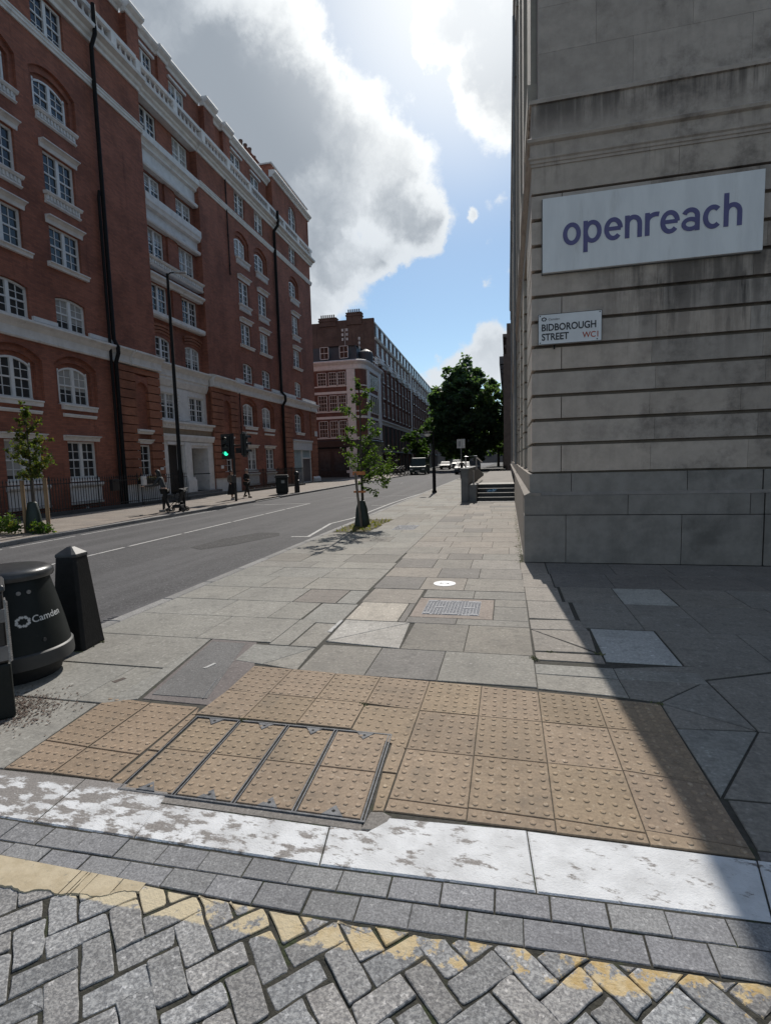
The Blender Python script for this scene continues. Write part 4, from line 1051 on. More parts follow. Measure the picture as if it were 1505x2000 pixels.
# string band, top cornice, balustrade
g = M()
def band(ya, yb, x, z): moulding(g, [(x-.1,z),(x+.06,z),(x+.08,z+.08),(x+.12,z+.12),(x+.12,z+.20),(x+.16,z+.24),(x+.16,z+.28),(x-.1,z+.30)], ya, yb)
band(-14, P1b, 0, 17.70); band(P2, ym(37.65), 0, 17.68); band(ym(37.75), YE+.1, 0, zm(17.45, 42)); g.build('string_band', white, B1)
g = M()
def tcorn(ya, yb, x, z):
    moulding(g, [(x-.5,z),(x+.08,z),(x+.10,z+.14),(x+.20,z+.20),(x+.24,z+.30),(x+.46,z+.38),(x+.48,z+.52),(x+.40,z+.56),(x-.5,z+.58)], ya, yb)
tcorn(-14, P1b, 0, 19.55); tcorn(P1b, P2+.02, -.08, 19.55); tcorn(P2+.02, YE+.3, 0, 19.52); g.build('top_cornice', white, B1)
def balus(ya, yb, x, z):
    g.box(x-.12, x+.26, ya, yb, z, z+.14); g.box(x-.10, x+.24, ya, yb, z+.62, z+.80)
    u = ya+.1
    while u < yb-.15:
        g.lathe(x+.07, u+.09, [(.05,z+.14),(.085,z+.26),(.09,z+.34),(.045,z+.50),(.05,z+.62)], 6); u += .36
    u = ya
    while u < yb: g.box(x-.11, x+.27, u, u+.34, z+.14, z+.66); u += 2.9
g = M(); balus(-14, P1b-.3, .0, 20.13); balus(P1b-.3, P2+.3, -.06, 20.13); balus(P2+.3, YE+.2, .0, 20.10); g.build('balustrade', white, B1)

# attic storey set back behind the balustrade
AX = -.45
def za(Z): return (Z-1.65)*1.05+1.65
g = M(); att = [(a*1, b*1) for a, b in ((ym(23.75),ym(25.1)),(ym(26.45),ym(27.8)))]
attC = [(ym(32.8),ym(34.1)),(ym(35.5),ym(36.8))]; attA = [(ym(10.6),ym(12.1)),(ym(16.6),ym(18.1))]
wall_grid(g, AX, -14, ym(38.0), 19.9, 22.85, [(a, b, 20.85, 22.4) for a, b in att+attC+attA], .2)
ZA = za(22.33)
for a, b, x in ((ym(22.9), ym(23.75), -.12), (ym(29.3), ym(30.3), -.12), (ym(25.45), ym(26.1), -.33), (ym(20.3), ym(21.2), -.12), (ym(31.6), ym(32.4), -.25), (ym(13.3), ym(14.6), -.12)):
    g.box(-1.6, x, a, b, 20.0, 22.85)
# attic gable over the far bay
wall_grid(g, -.06, ym(38.2), YE, 20.0, 24.4, [(ym(41.2), ym(42.7), 20.9, 23.0, .74)], .25)
g.poly([(-.06,ym(38.2),20.0),(-.06,ym(38.2),24.4),(-3,ym(38.2),24.4),(-3,ym(38.2),20.0)]); g.box(-6, -.06, ym(38.2)+.01, YE-.01, 24.4, 24.42)
g.box(-5, -.5, -14, ym(38.2), 22.8, 22.85)
g.build('attic', brick, B1)
for a, b in att+attC+attA:
    o = sash(B1, a, b, 20.85, 22.4, AX-.1); g = M(); g.box(AX-.05, AX+.12, a-.1, b+.1, 22.42, 22.54); g.build('lintel', white, o)
sash(B1, ym(41.2), ym(42.7), 20.9, 23.0, -.2, .70)
g = M()
def acorn(ya, yb, x, z=22.8): moulding(g, [(x-.2,z),(x+.06,z),(x+.12,z+.14),(x+.30,z+.26),(x+.34,z+.36),(x+.30,z+.46),(x-.2,z+.5)], ya, yb)
e = [-14, ym(13.2), ym(14.7), ym(20.2), ym(21.3), ym(22.8), ym(23.85), ym(25.35), ym(26.2), ym(29.2), ym(30.4), ym(31.5), ym(32.5), ym(38.1)]
xs_ = [AX, -.12, AX, -.12, AX, -.12, AX, -.33, AX, -.12, AX, -.25, AX]
for k, x in enumerate(xs_): acorn(e[k], e[k+1], x)
acorn(ym(38.1), YE+.25, -.02, 23.45); g.box(-3, .04, ym(38.1), YE+.1, 24.4, 24.5)
g.build('attic_cornice', white, B1)
# chimney stacks with pots
def chimney(parent, x, y, wx, wy, z0, z1, pots, name='chimney', pm=None):
    g = M(); g.box(x-wx, x+wx, y-wy, y+wy, z0, z1); g.box(x-wx-.08, x+wx+.08, y-wy-.08, y+wy+.08, z1-.35, z1-.2); g.box(x-wx-.06, x+wx+.06, y-wy-.06, y+wy+.06, z1, z1+.1)
    o = g.build(name, brick if pm is None else pm, parent)
    for k in range(pots):
        yy = y-wy+.3+(2*wy-.6)*k/max(1, pots-1); h = .75+.12*((k*7) % 3)
        p = M(); p.lathe(x, yy, [(.19,z1+.1),(.15,z1+.2),(.14,z1+h),(.18,z1+h+.05),(.17,z1+h+.15),(.12,z1+h+.15)], 10); p.build('chimney_pot', pot_m, o, smooth=40)
pot_m = mat('chimney_pot_clay', (.16,.11,.09), (.10,.08,.07), 6, .85)
chimney(B1, -4.0, ym(37.3), .6, 1.0, 23.1, 26.2, 3); chimney(B1, -4.0, ym(42.4), .6, 1.5, 24.4, 27.6, 4)

# entrance: white stone frontispiece
g = M(); a, b = P1b+.01, P2-.01
c1, c2 = (ym(23.62), ym(25.03)), (ym(26.35), ym(27.73))
wall_grid(g, DB+.08, a, b, 4.1, 6.4, [(c1[0], c1[1], 4.2, 5.6), (c2[0], c2[1], 4.2, 5.6)], .25)
u0, u1 = c1[1]+.12, c2[0]-.12
g.box(DB, DB+.14, u0, u1, 4.2, 5.9)
for s in (u0+.02, u1-.14):
    for k in range(9): g.lathe(DB+.15, s+.06, [(.02,4.25+k*.16),(.065,4.31+k*.16),(.02,4.38+k*.16)], 6)
moulding(g, [(DB,5.95),(DB+.15,5.95),(DB+.3,6.25),(DB+.3,6.4),(DB,6.4)], a, b)
g.build('frontispiece', white, B1)
for c in (c1, c2): sash(B1, c[0], c[1], 4.2, 5.6, DB-.05)
g = M(); moulding(g, [(DB-.1,3.72),(-.02,3.72),(.02,3.82),(.02,3.92),(.16,4.0),(.16,4.08),(DB-.1,4.12)], a, b+.1)
u = a+.05
while u < b: g.box(-.03, .05, u, u+.12, 3.83, 3.93); u += .25
g.build('door_cornice', white, B1)
g = M(); g.box(DB-.1, -.06, a, b, 3.42, 3.72); g.build('door_frieze', mat('tan_stone', (.30,.22,.14), (.24,.17,.11), 4), B1)
g = M(); d1, d2 = (ym(23.75), ym(25.0)), (ym(25.75), ym(27.45))
wall_grid(g, -.04, a, b, .28, 3.42, [(d1[0], d1[1], .28, 2.85), (d2[0], d2[1], .28, 2.72)], 1.0)
g.box(-.1, .06, d1[1]+.08, d2[0]-.08, .28, 3.0); g.box(-.1, .22, d1[1]-.02, d2[0]+.02, .28, .95); g.box(-.1, .16, d1[1]+.02, d2[0]-.02, .95, 1.1)
moulding(g, [(-.06,3.06),(.04,3.06),(.12,3.3),(.12,3.40),(-.06,3.42)], a, b)
for d in (d1, d2): g.box(-.12, .02, d[0]-.08, d[1]+.08, 2.86, 3.0)
g.build('portal', white, B1)
g = M(); g.box(-.5, -.42, d1[0]-.05, d1[1]+.05, .28, 2.9); g.build('door', mat('dark_door', (.03,.022,.02), (.02,.016,.015), 6, .4), B1)
g = M(); g.box(-1.1, -1.02, d2[0]-.05, d2[1]+.05, .28, 2.8); g.build('inner_wall', mat('lobby_grey', (.35,.35,.34), (.3,.3,.3), 3), B1)
g = M(); g.tube([(.02,d2[0]+.1,1.25),(.02,d2[1]-.05,1.25)], .025, 6); g.build('handrail', blackpipe, B1)
g = M(); g.box(-1.2, .35, a-.1, b+.15, -.1, .28); g.box(.35, .68, a-.1, b+.2, -.1, .14); g.build('entrance_step', mat('step_stone', (.20,.19,.18), (.14,.135,.13), 5), B1)
g = M(); g.box(.1, .125, P1b-.42, P1b-.18, 1.55, 1.68); g.build('number_plate', white, B1)
g = M(); g.box(.1, .125, P2+.55, P2+.85, 1.5, 1.7); g.build('number_plate', white, B1)

# shop at the far corner
ya, yb = ym(39.85), ym(43.75); zt = zm(3.65, 41)
g = M(); moulding(g, [(-.1,zt-.85),(.10,zt-.85),(.12,zt-.2),(.24,zt-.1),(.24,zt),(-.1,zt+.04)], ya-.15, yb+.1); fas = g.build('shop_fascia', mat('pale_fascia', (.55,.57,.60), (.48,.5,.53), 3, .6), B1)
g = M(); gx = ym(41.75); g.box(-.15, .0, ya, ya+.08, -.1, zt-.85); g.box(-.15, .0, gx-.06, gx+.06, -.1, zt-.85); g.box(-.15, .0, yb-.08, yb, -.1, zt-.85); g.box(-.15, .0, ya, yb, -.1, .08); g.box(-.15, 0, gx, yb, 2.1, 2.2); g.build('shop_frame', wframe, B1)
g = M(); g.box(-.11, -.09, ya+.05, gx, .05, zt-.85); g.build('shop_window', mat('frosted_glass', (.36,.44,.47), (.30,.38,.42), 1.5, .2, 0), B1)
g = M(); g.box(-.11, -.085, ya+.05, gx, .05, .95); g.build('shop_window_base', mat('shop_panel', (.5,.5,.5), (.4,.4,.42), 4), B1)
g = M(); g.box(-.11, -.08, gx+.05, yb-.05, .05, 2.1); g.build('shop_door', mat('grey_door', (.11,.10,.11), (.09,.08,.09), 5, .4), B1)
g = M(); g.box(-.11, -.09, gx+.05, yb-.05, 2.2, zt-.85); g.build('fanlight', mat('frosted_glass', ()), B1)
g = M(); moulding(g, [(-.1,-.2),(.22,-.2),(.26,-.05),(.26,.28),(.18,.40),(.10,.46),(-.1,.46)], ym(43.9), YE+.14); g.build('corner_plinth', white, B1)
for q in ((ym(28.1), ym(31.0)), (P1, P1b)): g = M(); g.box(-.05, .045, q[0], q[1], -.2, .95); g.build('plinth', white, B1)
g = M(); g.box(.11, .135, YE-.75, YE-.05, zm(4.1,45), zm(4.55,45)); g.build('street_name_sign', mat('white_sign', (.7,.7,.7), None, 4, .5, 0), B1)
# rainwater pipes
def pipe(y, z0, z1, r, x=.16):
    g = M(); g.tube([(x,y,z0),(x,y,z1)], r, 10); z = z0+.5
    while z < z1: g.lathe(x, y, [(r*1.05,z),(r*1.4,z+.02),(r*1.4,z+.12),(r*1.05,z+.14)], 10); z += 1.83
    g.build('drainpipe', blackpipe, B1, smooth=50)
y = ym(20.22)
g = M(); g.tube([(.2,y-.03,-.1),(.2,y-.03,6.35),(.36,y-.03,6.75),(.36,y-.03,7.0),(.18,y-.03,7.35),(.18,y-.03,19.3),(.40,y-.03,19.75),(.40,y-.03,20.9)], .085, 10); g.build('drainpipe', blackpipe, B1, smooth=50)
g = M(); g.tube([(.15,y-.25,-.1),(.15,y-.25,13.2),(.15,y-.18,13.5)], .06, 8); g.build('drainpipe', blackpipe, B1, smooth=50)
y = ym(37.75)
g = M(); g.tube([(.2,y,-.1),(.2,y,6.2),(.45,y,6.6),(.45,y,6.95),(.16,y,7.3),(.16,y,19.3),(.5,y,19.7),(.5,y,20.7)], .11, 10); g.build('drainpipe', blackpipe, B1, smooth=50)
pipe(ym(31.03), 13.8, 20.3, .035, .06); pipe(ym(31.2), 3.6, 6.4, .03, .15)
# ------------------------------------------------------------------ stone civic building on the right
stone = stone_mat('portland_stone', (.49,.415,.358), (.40,.338,.29), (.072,.06,.053), 1.2)
stone_low = stone_mat('plinth_stone', (.27,.245,.222), (.21,.19,.172), (.06,.055,.05), .8)
stone_side = stone_mat('side_stone', (.46,.42,.37), (.38,.345,.305), (.12,.11,.10), .5)
T = thing('stone_hall', 'large pale stone civic building with channelled courses and a moulded cornice, right foreground', 'building', (.37,8.5,0))
XR = 9.0; YB = 60.0
def blk_t(x):
    t = rnd.uniform(.90,1.08)*(1.08-.05*min(4, max(0, x-.3)))*(rnd.choice((.84,.92,1.0)) if x > 1.6 else 1)
    w_ = rnd.uniform(-.02,.025); return (t*(1+w_), t, t*(1-w_))
g = M()
def blocks(z0, z1, first, fy=8.5, lx=.37):
    # front run; the first block wraps the corner so that the joint shows on both faces
    x = lx; n = 0
    while x < XR:
        l = first if n == 0 else rnd.uniform(1.15,1.45); e = min(x+l, XR); g.cur = blk_t(x)
        gap = .010 if (n == 0 and first < 1) else .0012
        g.box(x+(.002 if n else 0), e-gap, fy, fy+.4, z0+.026, z1-.026); x += l; n += 1
zs = [1.395]+[1.845+.3705*k for k in range(0, 11)]
for k, (a, b) in enumerate(zip(zs, zs[1:])): blocks(a, b, .44 if k % 2 == 0 else 1.75)
g.cur = (1,1,1)
o = g.build('ashlar_front', stone, T, True)
g = M(); g.cur = (.45,.43,.41); g.box(.42, XR, 8.57, 8.9, 1.0, 5.6); g.build('joint_backing', stone, T, True)
g = M()   # plinth
for z0, z1, y0, x0, first in ((0,.745,8.39,.25,.62),(.75,1.055,8.395,.255,1.5),(1.075,1.39,8.47,.335,.62)):
    x = x0; n = 0
    while x < XR:
        l = first if n == 0 else (1.55 if n > 1 else 1.62); e = min(x+l, XR); t = rnd.uniform(.88,1.1); g.cur = (t, t, t)
        if x < 3.55 < e: e = 3.55; l = 3.56-x
        g.box(x+(.004 if n else 0), e-.004, y0, y0+.5, z0+.003, z1-.003); x += l; n += 1
g.cur = (1.1,1.08,1.05)
g.prism([(.25,1.055),(.25,1.06),(.33,1.10),(.5,1.10),(.5,1.05)], lambda u, v, t: (u, t, v), 8.39, YB)
g.prism([(8.39,1.055),(8.47,1.10),(8.6,1.10),(8.6,1.05)], lambda u, v, t: (t, u, v), .34, XR)
t_ = .9; g.cur = (1.25,1.2,1.15)
y = 8.9
while y < 19.9: g.box(.25, .6, y+.004, min(y+1.5,19.9)-.004, 0, 1.055); g.box(.335, .6, y+.004, min(y+1.5,19.9)-.004, 1.09, 1.385); y += 1.5
g.box(.335, .6, 19.9, YB, 0, 1.385)
g.build('plinth', stone_low, T, True, bevel=.008)
# dark side doorway edge at the right of the frontage
# frieze, moulded string and band
g = M(); g.cur = (1.02,1.0,.98)
x = .37
while x < XR:
    l = rnd.uniform(1.5,2.2); t = rnd.uniform(.93,1.05); g.cur = (t, t, t*.99); g.box(x, min(x+l,XR)-.004, 8.5, 8.9, 5.56, 5.93); x += l
g.cur = (1,1,1)
def run2(prof):     # profile (out,z) along the front and round the corner down the side
    n = len(prof)
    i = g.vs([(XR, 8.5-o, z) for o, z in prof]); j = g.vs([(.37-o, 8.5-o, z) for o, z in prof]); k = g.vs([(.37-o, YB, z) for o, z in prof])
    for a, b in ((i, j), (j, k)):
        for q in range(n-1): g.face((b+q, a+q, a+q+1, b+q+1))
run2([(-.1,5.93),(.015,5.93),(.015,5.965),(.03,5.975),(.03,6.01),(.05,6.03),(.05,6.05),(.02,6.06),(.02,6.235),(.06,6.26),(.07,6.30),(.02,6.335),(.0,6.34),(.0,6.79),(.03,6.80),(.03,6.85),(-.09,6.93),(-.3,6.93)])
g.build('moulded_string', stone, T, True)
g = M(); z = 6.93; k = 0
while z < 17.3:
    x = .47; h = .62; n = 0
    while x < XR:
        l = (.8 if k % 2 else 1.3) if n == 0 else rnd.uniform(1.2,1.7); t = rnd.uniform(.93,1.06); g.cur = (t*.99, t, t*1.01); g.box(x, min(x+l,XR)-.003, 8.6, 9.0, z+.0015, z+h-.0015); x += l; n += 1
    z += h; k += 1
g.build('upper_wall', stone, T, True)
# side elevation along the street: piers, recessed windows, upper order
g = M(); y = 8.9; piers = []
first = True
while y < YB-2:
    l = 1.5 if first else 1.25; piers.append((y, y+l)); y += l+1.9; first = False
zs2 = [1.395]+[1.845+.3705*k for k in range(0, 11)]
for a, b in piers:
    for z0, z1 in zip(zs2, zs2[1:]):
        t = rnd.uniform(.9,1.08); g.cur = (t, t*.99, t*.97); g.box(.37, .75, a, b, z0+.022, z1-.022)
g.cur = (.95,.94,.92)
for (a, b), (c, d) in zip(piers, piers[1:]+[(YB, YB)]): g.box(.45, .8, b, c, 4.6, 5.56); g.box(.42, .8, b, c, 1.395, 1.75)
g.box(.37, .8, 8.9, YB, 5.56, 5.93); g.box(.40, .8, 8.9, YB, 1.38, 1.41)
for a, b in piers: g.box(.38, .8, a+.1, b-.1, 6.93, 16.4); g.box(.33, .8, a, b, 7.0, 7.35); g.box(.34, .8, a+.02, b-.02, 16.0, 16.5)
g.box(.47, .8, 8.9, YB, 6.93, 17.3); 
g.prism([(.5,17.2),(.40,17.2),(.36,17.5),(.28,17.6),(.27,17.85),(.5,17.95)], lambda u, v, t: (u, t, v), 8.5, YB)
g.build('side_elevation', stone_side, T, True)
g = M(); g.box(.80, 9.0, 8.95, YB, 0, 17.4); g.build('core', mat('core_grey', (.12,.12,.12), None, 3), T, True)
for (a, b), (c, d) in zip(piers, piers[1:]):
    g = M(); g.box(.62, .66, b+.05, c-.05, 1.75, 4.6); w_ = g.build('window', mat('dark_metal_window', (.05,.055,.06), (.035,.04,.045), 5, .4), T, True)
    g = M(); g.box(-.02+.0, 0, -.0, 0, 0, 0) if False else None
    g = M()
    for q in (0, 1):
        for r in range(3):
            ya = b+.12+q*(c-b-.2)/2; g.box(.60, .615, ya, ya+(c-b-.36)/2, 1.85+r*.9, 2.65+r*.9)
    p = g.build('pane', glass, w_); p.data.transform(Matrix.Translation(-T.location))
for yy in (20.6, 37.0): g = M(); g.tube([(.30,yy,1.4),(.30,yy,17.2)], .05, 8); g.build('drainpipe', mat('grey_pipe', (.25,.26,.27), None, 5, .5), T, True)
# company sign
sgw = mat('sign_white', (.78,.78,.78), (.68,.68,.685), 1.4, .5, .04, 6, c3=(.50,.49,.47), c3scale=1.1, c3lim=(.55,.85), stretch=(3,3,.6))
S = thing('company_sign', 'long white sign board lettered openreach in blue violet, high on the stone wall', 'sign board', (.525,8.42,4.385))
g = M(); g.box(0, 2.885, 0, .06, 0, 1.055); g.build('board', sgw, S, bevel=.004)
g = M(); g.box(-.004,2.889,.055,.075,-.012,0); g.box(-.004,2.889,.055,.075,1.055,1.067); g.box(2.885,2.897,.055,.075,-.012,1.067); g.box(-.012,0,.055,.075,-.012,1.067); g.build('edge_trim', mat('trim_grey', (.12,.12,.12), None, 5, .5), S)
ink = mat('violet_ink', (.105,.10,.24), (.085,.08,.20), 3, .5, 0)
lm = M()
def arc(cx, cz, rx, rz, a0, a1, n=26): return [(cx+rx*math.cos(R(a0+(a1-a0)*k/n)), cz+rz*math.sin(R(a0+(a1-a0)*k/n))) for k in range(n+1)]
LT = 0
def stroke(pts, wd, x0, z0):
    global LT
    n = len(pts); L, Rr = [], []
    closed = math.hypot(pts[0][0]-pts[-1][0], pts[0][1]-pts[-1][1]) < 1e-6
    for k in range(n):
        a = pts[k-1] if k else (pts[-2] if closed else pts[0]); b = pts[k+1] if k < n-1 else (pts[1] if closed else pts[-1])
        dx, dz = b[0]-a[0], b[1]-a[1]; l = math.hypot(dx, dz) or 1; nx, nz = -dz/l*wd/2, dx/l*wd/2
        L.append((x0+pts[k][0]+nx, z0+pts[k][1]+nz)); Rr.append((x0+pts[k][0]-nx, z0+pts[k][1]-nz))
    LT += 1; y = -.006-.0006*(LT % 5)
    for k in range(n-1):
        i = lm.vs([(L[k][0],y,L[k][1]),(L[k+1][0],y,L[k+1][1]),(Rr[k+1][0],y,Rr[k+1][1]),(Rr[k][0],y,Rr[k][1]),(L[k][0],.001,L[k][1]),(L[k+1][0],.001,L[k+1][1]),(Rr[k+1][0],.001,Rr[k+1][1]),(Rr[k][0],.001,Rr[k][1])])
        lm.face((i,i+1,i+2,i+3)); lm.face((i,i+4,i+5,i+1)); lm.face((i+2,i+6,i+7,i+3))
        if k == 0: lm.face((i,i+3,i+7,i+4))
        if k == n-2: lm.face((i+1,i+5,i+6,i+2))
# lower-case letters drawn as strokes: x-height h, stroke w
h, sw = .305, .061; rx, rz = .0945, h/2-sw/2+.006; cz = h/2
def o_(x): stroke(arc(rx+sw/2, cz, rx, rz, 0, 360), sw, x, 0)
z0 = .36; adv = 0
def letter(ch, x):
    r2 = rx-.004
    if ch == 'o': o_s(arc(rx+sw/2, cz, rx, rz, 0, 360), x); return 2*rx+sw
    if ch == 'p': o_s(arc(rx+sw/2, cz, rx, rz, 0, 360), x); o_s([(sw/2,h+.004),(sw/2,-.125)], x); return 2*rx+sw
    if ch == 'e': o_s([(sw*.6,cz+.004),(2*rx+sw*.55,cz+.004)], x, .052); o_s(arc(rx+sw/2, cz, rx, rz, 2, 318), x); return 2*rx+sw*.9
    if ch == 'n': o_s([(sw/2,0),(sw/2,h+.004)], x); o_s([(sw/2,cz*.9)]+arc(rx+sw/2-.012, h-sw/2-.098+.006, rx-.012, .098, 170, 0)+[(2*rx+sw/2-.024,0)], x); return 2*rx+sw-.02
    if ch == 'r': o_s([(sw/2,0),(sw/2,h+.004)], x); o_s(arc(.115+sw/2, h-.12, .115, .12-sw/2+.008, 178, 72, 12), x); return .165
    if ch == 'a': o_s(arc(rx+sw/2-.015, h-.105, rx-.01, .105-sw/2+.006, 160, 0, 16)+[(2*rx+sw/2-.025,0)], x); o_s(arc(rx*.94+sw/2-.01, .092, rx*.94, .092-sw/2+.004, 0, 360), x, .055); return 2*rx+sw-.02
    if ch == 'c': o_s(arc(rx+sw/2, cz, rx, rz, 48, 312), x); return 2*rx+sw*.55
    if ch == 'h': o_s([(sw/2,0),(sw/2,h+.135)], x); o_s([(sw/2,cz*.9)]+arc(rx+sw/2-.012, h-sw/2-.098+.006, rx-.012, .098, 170, 0)+[(2*rx+sw/2-.024,0)], x); return 2*rx+sw-.02
def o_s(pts, x, wd=None): stroke(pts, wd or sw, x, z0)
tot = 0
wds = {'o':2*rx+sw,'p':2*rx+sw,'e':2*rx+sw*.9,'n':2*rx+sw-.02,'r':.165,'a':2*rx+sw-.02,'c':2*rx+sw*.55,'h':2*rx+sw-.02}
full = sum(wds[c] for c in 'openreach'); gapx = (2.34-full)/8; x = .285
for ch in 'openreach': x += letter(ch, x)+gapx
lm.build('lettering', ink, S)
# street nameplate
P = thing('street_nameplate', 'white street nameplate reading BIDBOROUGH STREET WC1 on the stone wall', 'street sign', (.462,8.44,3.345))
g = M(); g.box(0,.905,0,.03,0,.445); g.build('plate', mat('enamel_white', (.74,.74,.75), (.66,.66,.67), 3, .4, .03), P, bevel=.003)
kb_ = mat('enamel_black', (.02,.02,.028), None, 5, .45, 0); rd = mat('enamel_red', (.45,.07,.03), None, 5, .45, 0)
g = M(); 
for a in ((0,.905,0,.007),(0,.905,.438,.445)): g.box(a[0],a[1],-.0016,0,a[2],a[3])
for a in ((0,.007),(.898,.905)): g.box(a[0],a[1],-.0016,0,.007,.438)
g.build('border', kb_, P)
VX = Matrix.Rotation(R(90), 4, 'X')
def ptext(s, x, z, size, m_, xs=1.0, bold=.0, sp=1.0): text_mesh('lettering', s, size, m_, P, Matrix.Translation((x,-.0025,z)) @ VX, .002, bold, 'LEFT', xs, sp)
ptext('BIDBOROUGH', .045, .20, .142, kb_, .845, .0028); ptext('STREET', .05, .062, .142, kb_, .84, .0028); ptext('WC1', .635, .062, .118, rd, .90, .0012); ptext('Camden', .145, .352, .045, mat('enamel_grey', (.2,.2,.22), None, 5, .5, 0), 1.1)
g = M()
for k in range(7):
    a = k*2*math.pi/7; g.obox((.085+.030*math.cos(a), -.001, .372+.022*math.sin(a)), .013, .0018, .007, 0, 0, -a+1.2)
g.build('council_ring', kb_, P)
g = M()
for x, z in ((.03,.42),(.875,.42),(.03,.025),(.84,.03)): g.lathe(x, 0, [(.0,0)], 4) if False else g.box(x-.008, x+.008, -.004, 0, z-.008, z+.008)
g.build('screws', kb_, P)
g = M(); g.obox((.235,.02,-.04), .012, .01, .03); g.build('bracket', blackpipe, P)

# entrance steps and terrace further along
st = mat('stone_step', (.20,.195,.19), (.14,.137,.135), 8, .85, .2, 60); stw = mat('step_nosing', (.50,.48,.45), (.4,.385,.36), 8, .85)
E1 = thing('entrance_steps', 'flight of four grey stone steps with pale nosings beside the stone hall', 'steps', (-.4,20.3,0))
g = M(); g2 = M()
for k in range(4):
    g.box(-1.16,.25,20.45+k*.30,22.4,k*.155,(k+1)*.155-.012); g2.box(-1.17,.25,20.43+k*.30,20.45+k*.30+(.30 if k < 3 else 1.3),(k+1)*.155-.011,(k+1)*.155+.004)
g2.box(-1.15,.25,20.05,20.44,-.01,.015)
g.build('risers', mat('riser_dark', (.05,.052,.055), (.035,.036,.04), 6, .7), E1, True); g2.build('nosings', stw, E1, True)
E2 = thing('terrace_wall', 'grey stone terrace wall and pier beside the steps, topped by a metal handrail', 'wall', (-1.6,21,0))
g = M(); g.box(-1.76,-1.48,20.25,26.5,0,1.22); g.box(-1.80,-1.46,20.22,26.55,1.22,1.30); g.prism([(26.5,0),(34,0),(34,.7),(26.5,1.22)], lambda u, v, t: (t, u, v), -1.74, -1.50); g.build('wall', mat('blue_grey_stone', (.17,.175,.18), (.13,.135,.14), 5, .8), E2, True, bevel=.01)
g = M(); g.box(-1.475,-1.18,20.3,21.6,0,.66); g.build('pier', mat('blue_grey_stone', ()), E2, True, bevel=.01)
g = M(); g.tube([(-1.30,20.6,.66),(-1.30,20.6,1.2)], .03, 8); g.tube([(-1.72,22.2,1.3),(-1.72,22.2,1.76),(-1.28,22.2,1.78),(-1.28,22.2,1.2)], .03, 8); g.tube([(-1.28,22.2,1.74),(-1.28,27,1.5)], .03, 8); g.build('handrail', mat('bright_steel', (.6,.6,.6), (.5,.5,.5), 10, .3, metal=.7), E2, True)
g = M(); g.box(-1.47,.25,22.4,44,0,.6); g.build('terrace', mat('terrace_paving', (.24,.215,.19), (.17,.155,.14), 1.5, .85), E2, True)
LB = thing('litter', 'crumpled blue plastic litter lying on the stone steps', 'litter', (-.62,21.0,.31))
g = M()
for k in range(60):
    p = [Vector((rnd.gauss(0,.09), rnd.gauss(0,.05), abs(rnd.gauss(.03,.05))+.01)) for _ in range(3)]; g.poly(p)
g.build('film', mat('blue_plastic', (.12,.35,.55), (.5,.6,.7), 12, .4), LB)
# neighbours beyond on the right
N1 = thing('stone_neighbour', 'darker stone building with stepped cornices beyond the stone hall', 'building', (0,60,0))
g = M(); g.box(-.02,9,60.1,74,0,16.3); g.box(-.08,9,63,74,0,15.2); g.box(-.30,9,74,88,0,17.0)
for z, x in ((16.3,-.12),(15.0,-.3),(13.6,-.35),(16.4,-.5)): g.box(x,1,62+z*.3,88,z,z+.35)
for k in range(9): g.box(-.42,.5,62+k*2.9,62.9+k*2.9,.8,13.4)
g.build('wall', mat('brown_stone', (.22,.18,.16), (.16,.135,.12), 2, .85), N1, True)
N2 = thing('corniced_building', 'dark stone building with a deep projecting cornice, far right of the street', 'building', (-.5,89,0))
g = M(); g.box(-.75,9,88.2,150,0,14.0); g.build('wall', mat('brown_stone', ()), N2, True)
g = M()
for k, (x, z) in enumerate(((-.95,14),(-1.0,14.6),(-1.06,15.3),(-1.12,16.0),(-1.2,16.8))): g.box(x,9,88.0-k*.02,150,z,z+(.6 if k < 4 else 1.2))
g.build('cornice', mat('dark_cornice', (.13,.115,.115), (.10,.09,.09), 3, .85), N2, True)
g = M(); g.lathe(-.9,120,[(.05,0),(.05,3.6)],8); g.lathe(-.9,120,[(.02,3.6),(.3,3.9),(.3,4.1),(.02,4.4)],12); g.build('globe_lamp', mat('lamp_white', (.7,.7,.68), None, 4), N2, True)
# ------------------------------------------------------------------ second brick block and its stuccoed corner wing
dbrick = brick_mat('dark_red_brick', (.20,.090,.070), (.15,.068,.055), (.13,.085,.068))
sbrick = brick_mat('sooty_brick', (.17,.095,.075), (.13,.075,.062), (.12,.09,.075))
slate = mat('slate', (.055,.062,.075), (.04,.045,.055), 9, .6, .2, 30)
W = thing('corner_wing', 'white stuccoed corner wing with brick panels, a slate mansard and a dark shopfront', 'building', (-16,58,0))
g = M()
L0, R0, rc = -22.2, -16.9, 1.15      # flat front from L0 to R0, rounded to the street side
def footprint(off, n=8):
    pts = [(L0, 58-off)]+[(R0+(rc+off)*math.sin(R(90*k/n)), 58+rc-(rc+off)*math.cos(R(90*k/n))) for k in range(n+1)]+[(R0+rc+off-.05, 66.2)]
    return pts
def wing_band(g, prof):      # (out,z)
    idx = [[g.vs([(x, y, z)])for x, y in footprint(o)] for o, z in prof]
    for a, b in zip(idx, idx[1:]):
        for k in range(len(a)-1): g.face((a[k], a[k+1], b[k+1], b[k]))
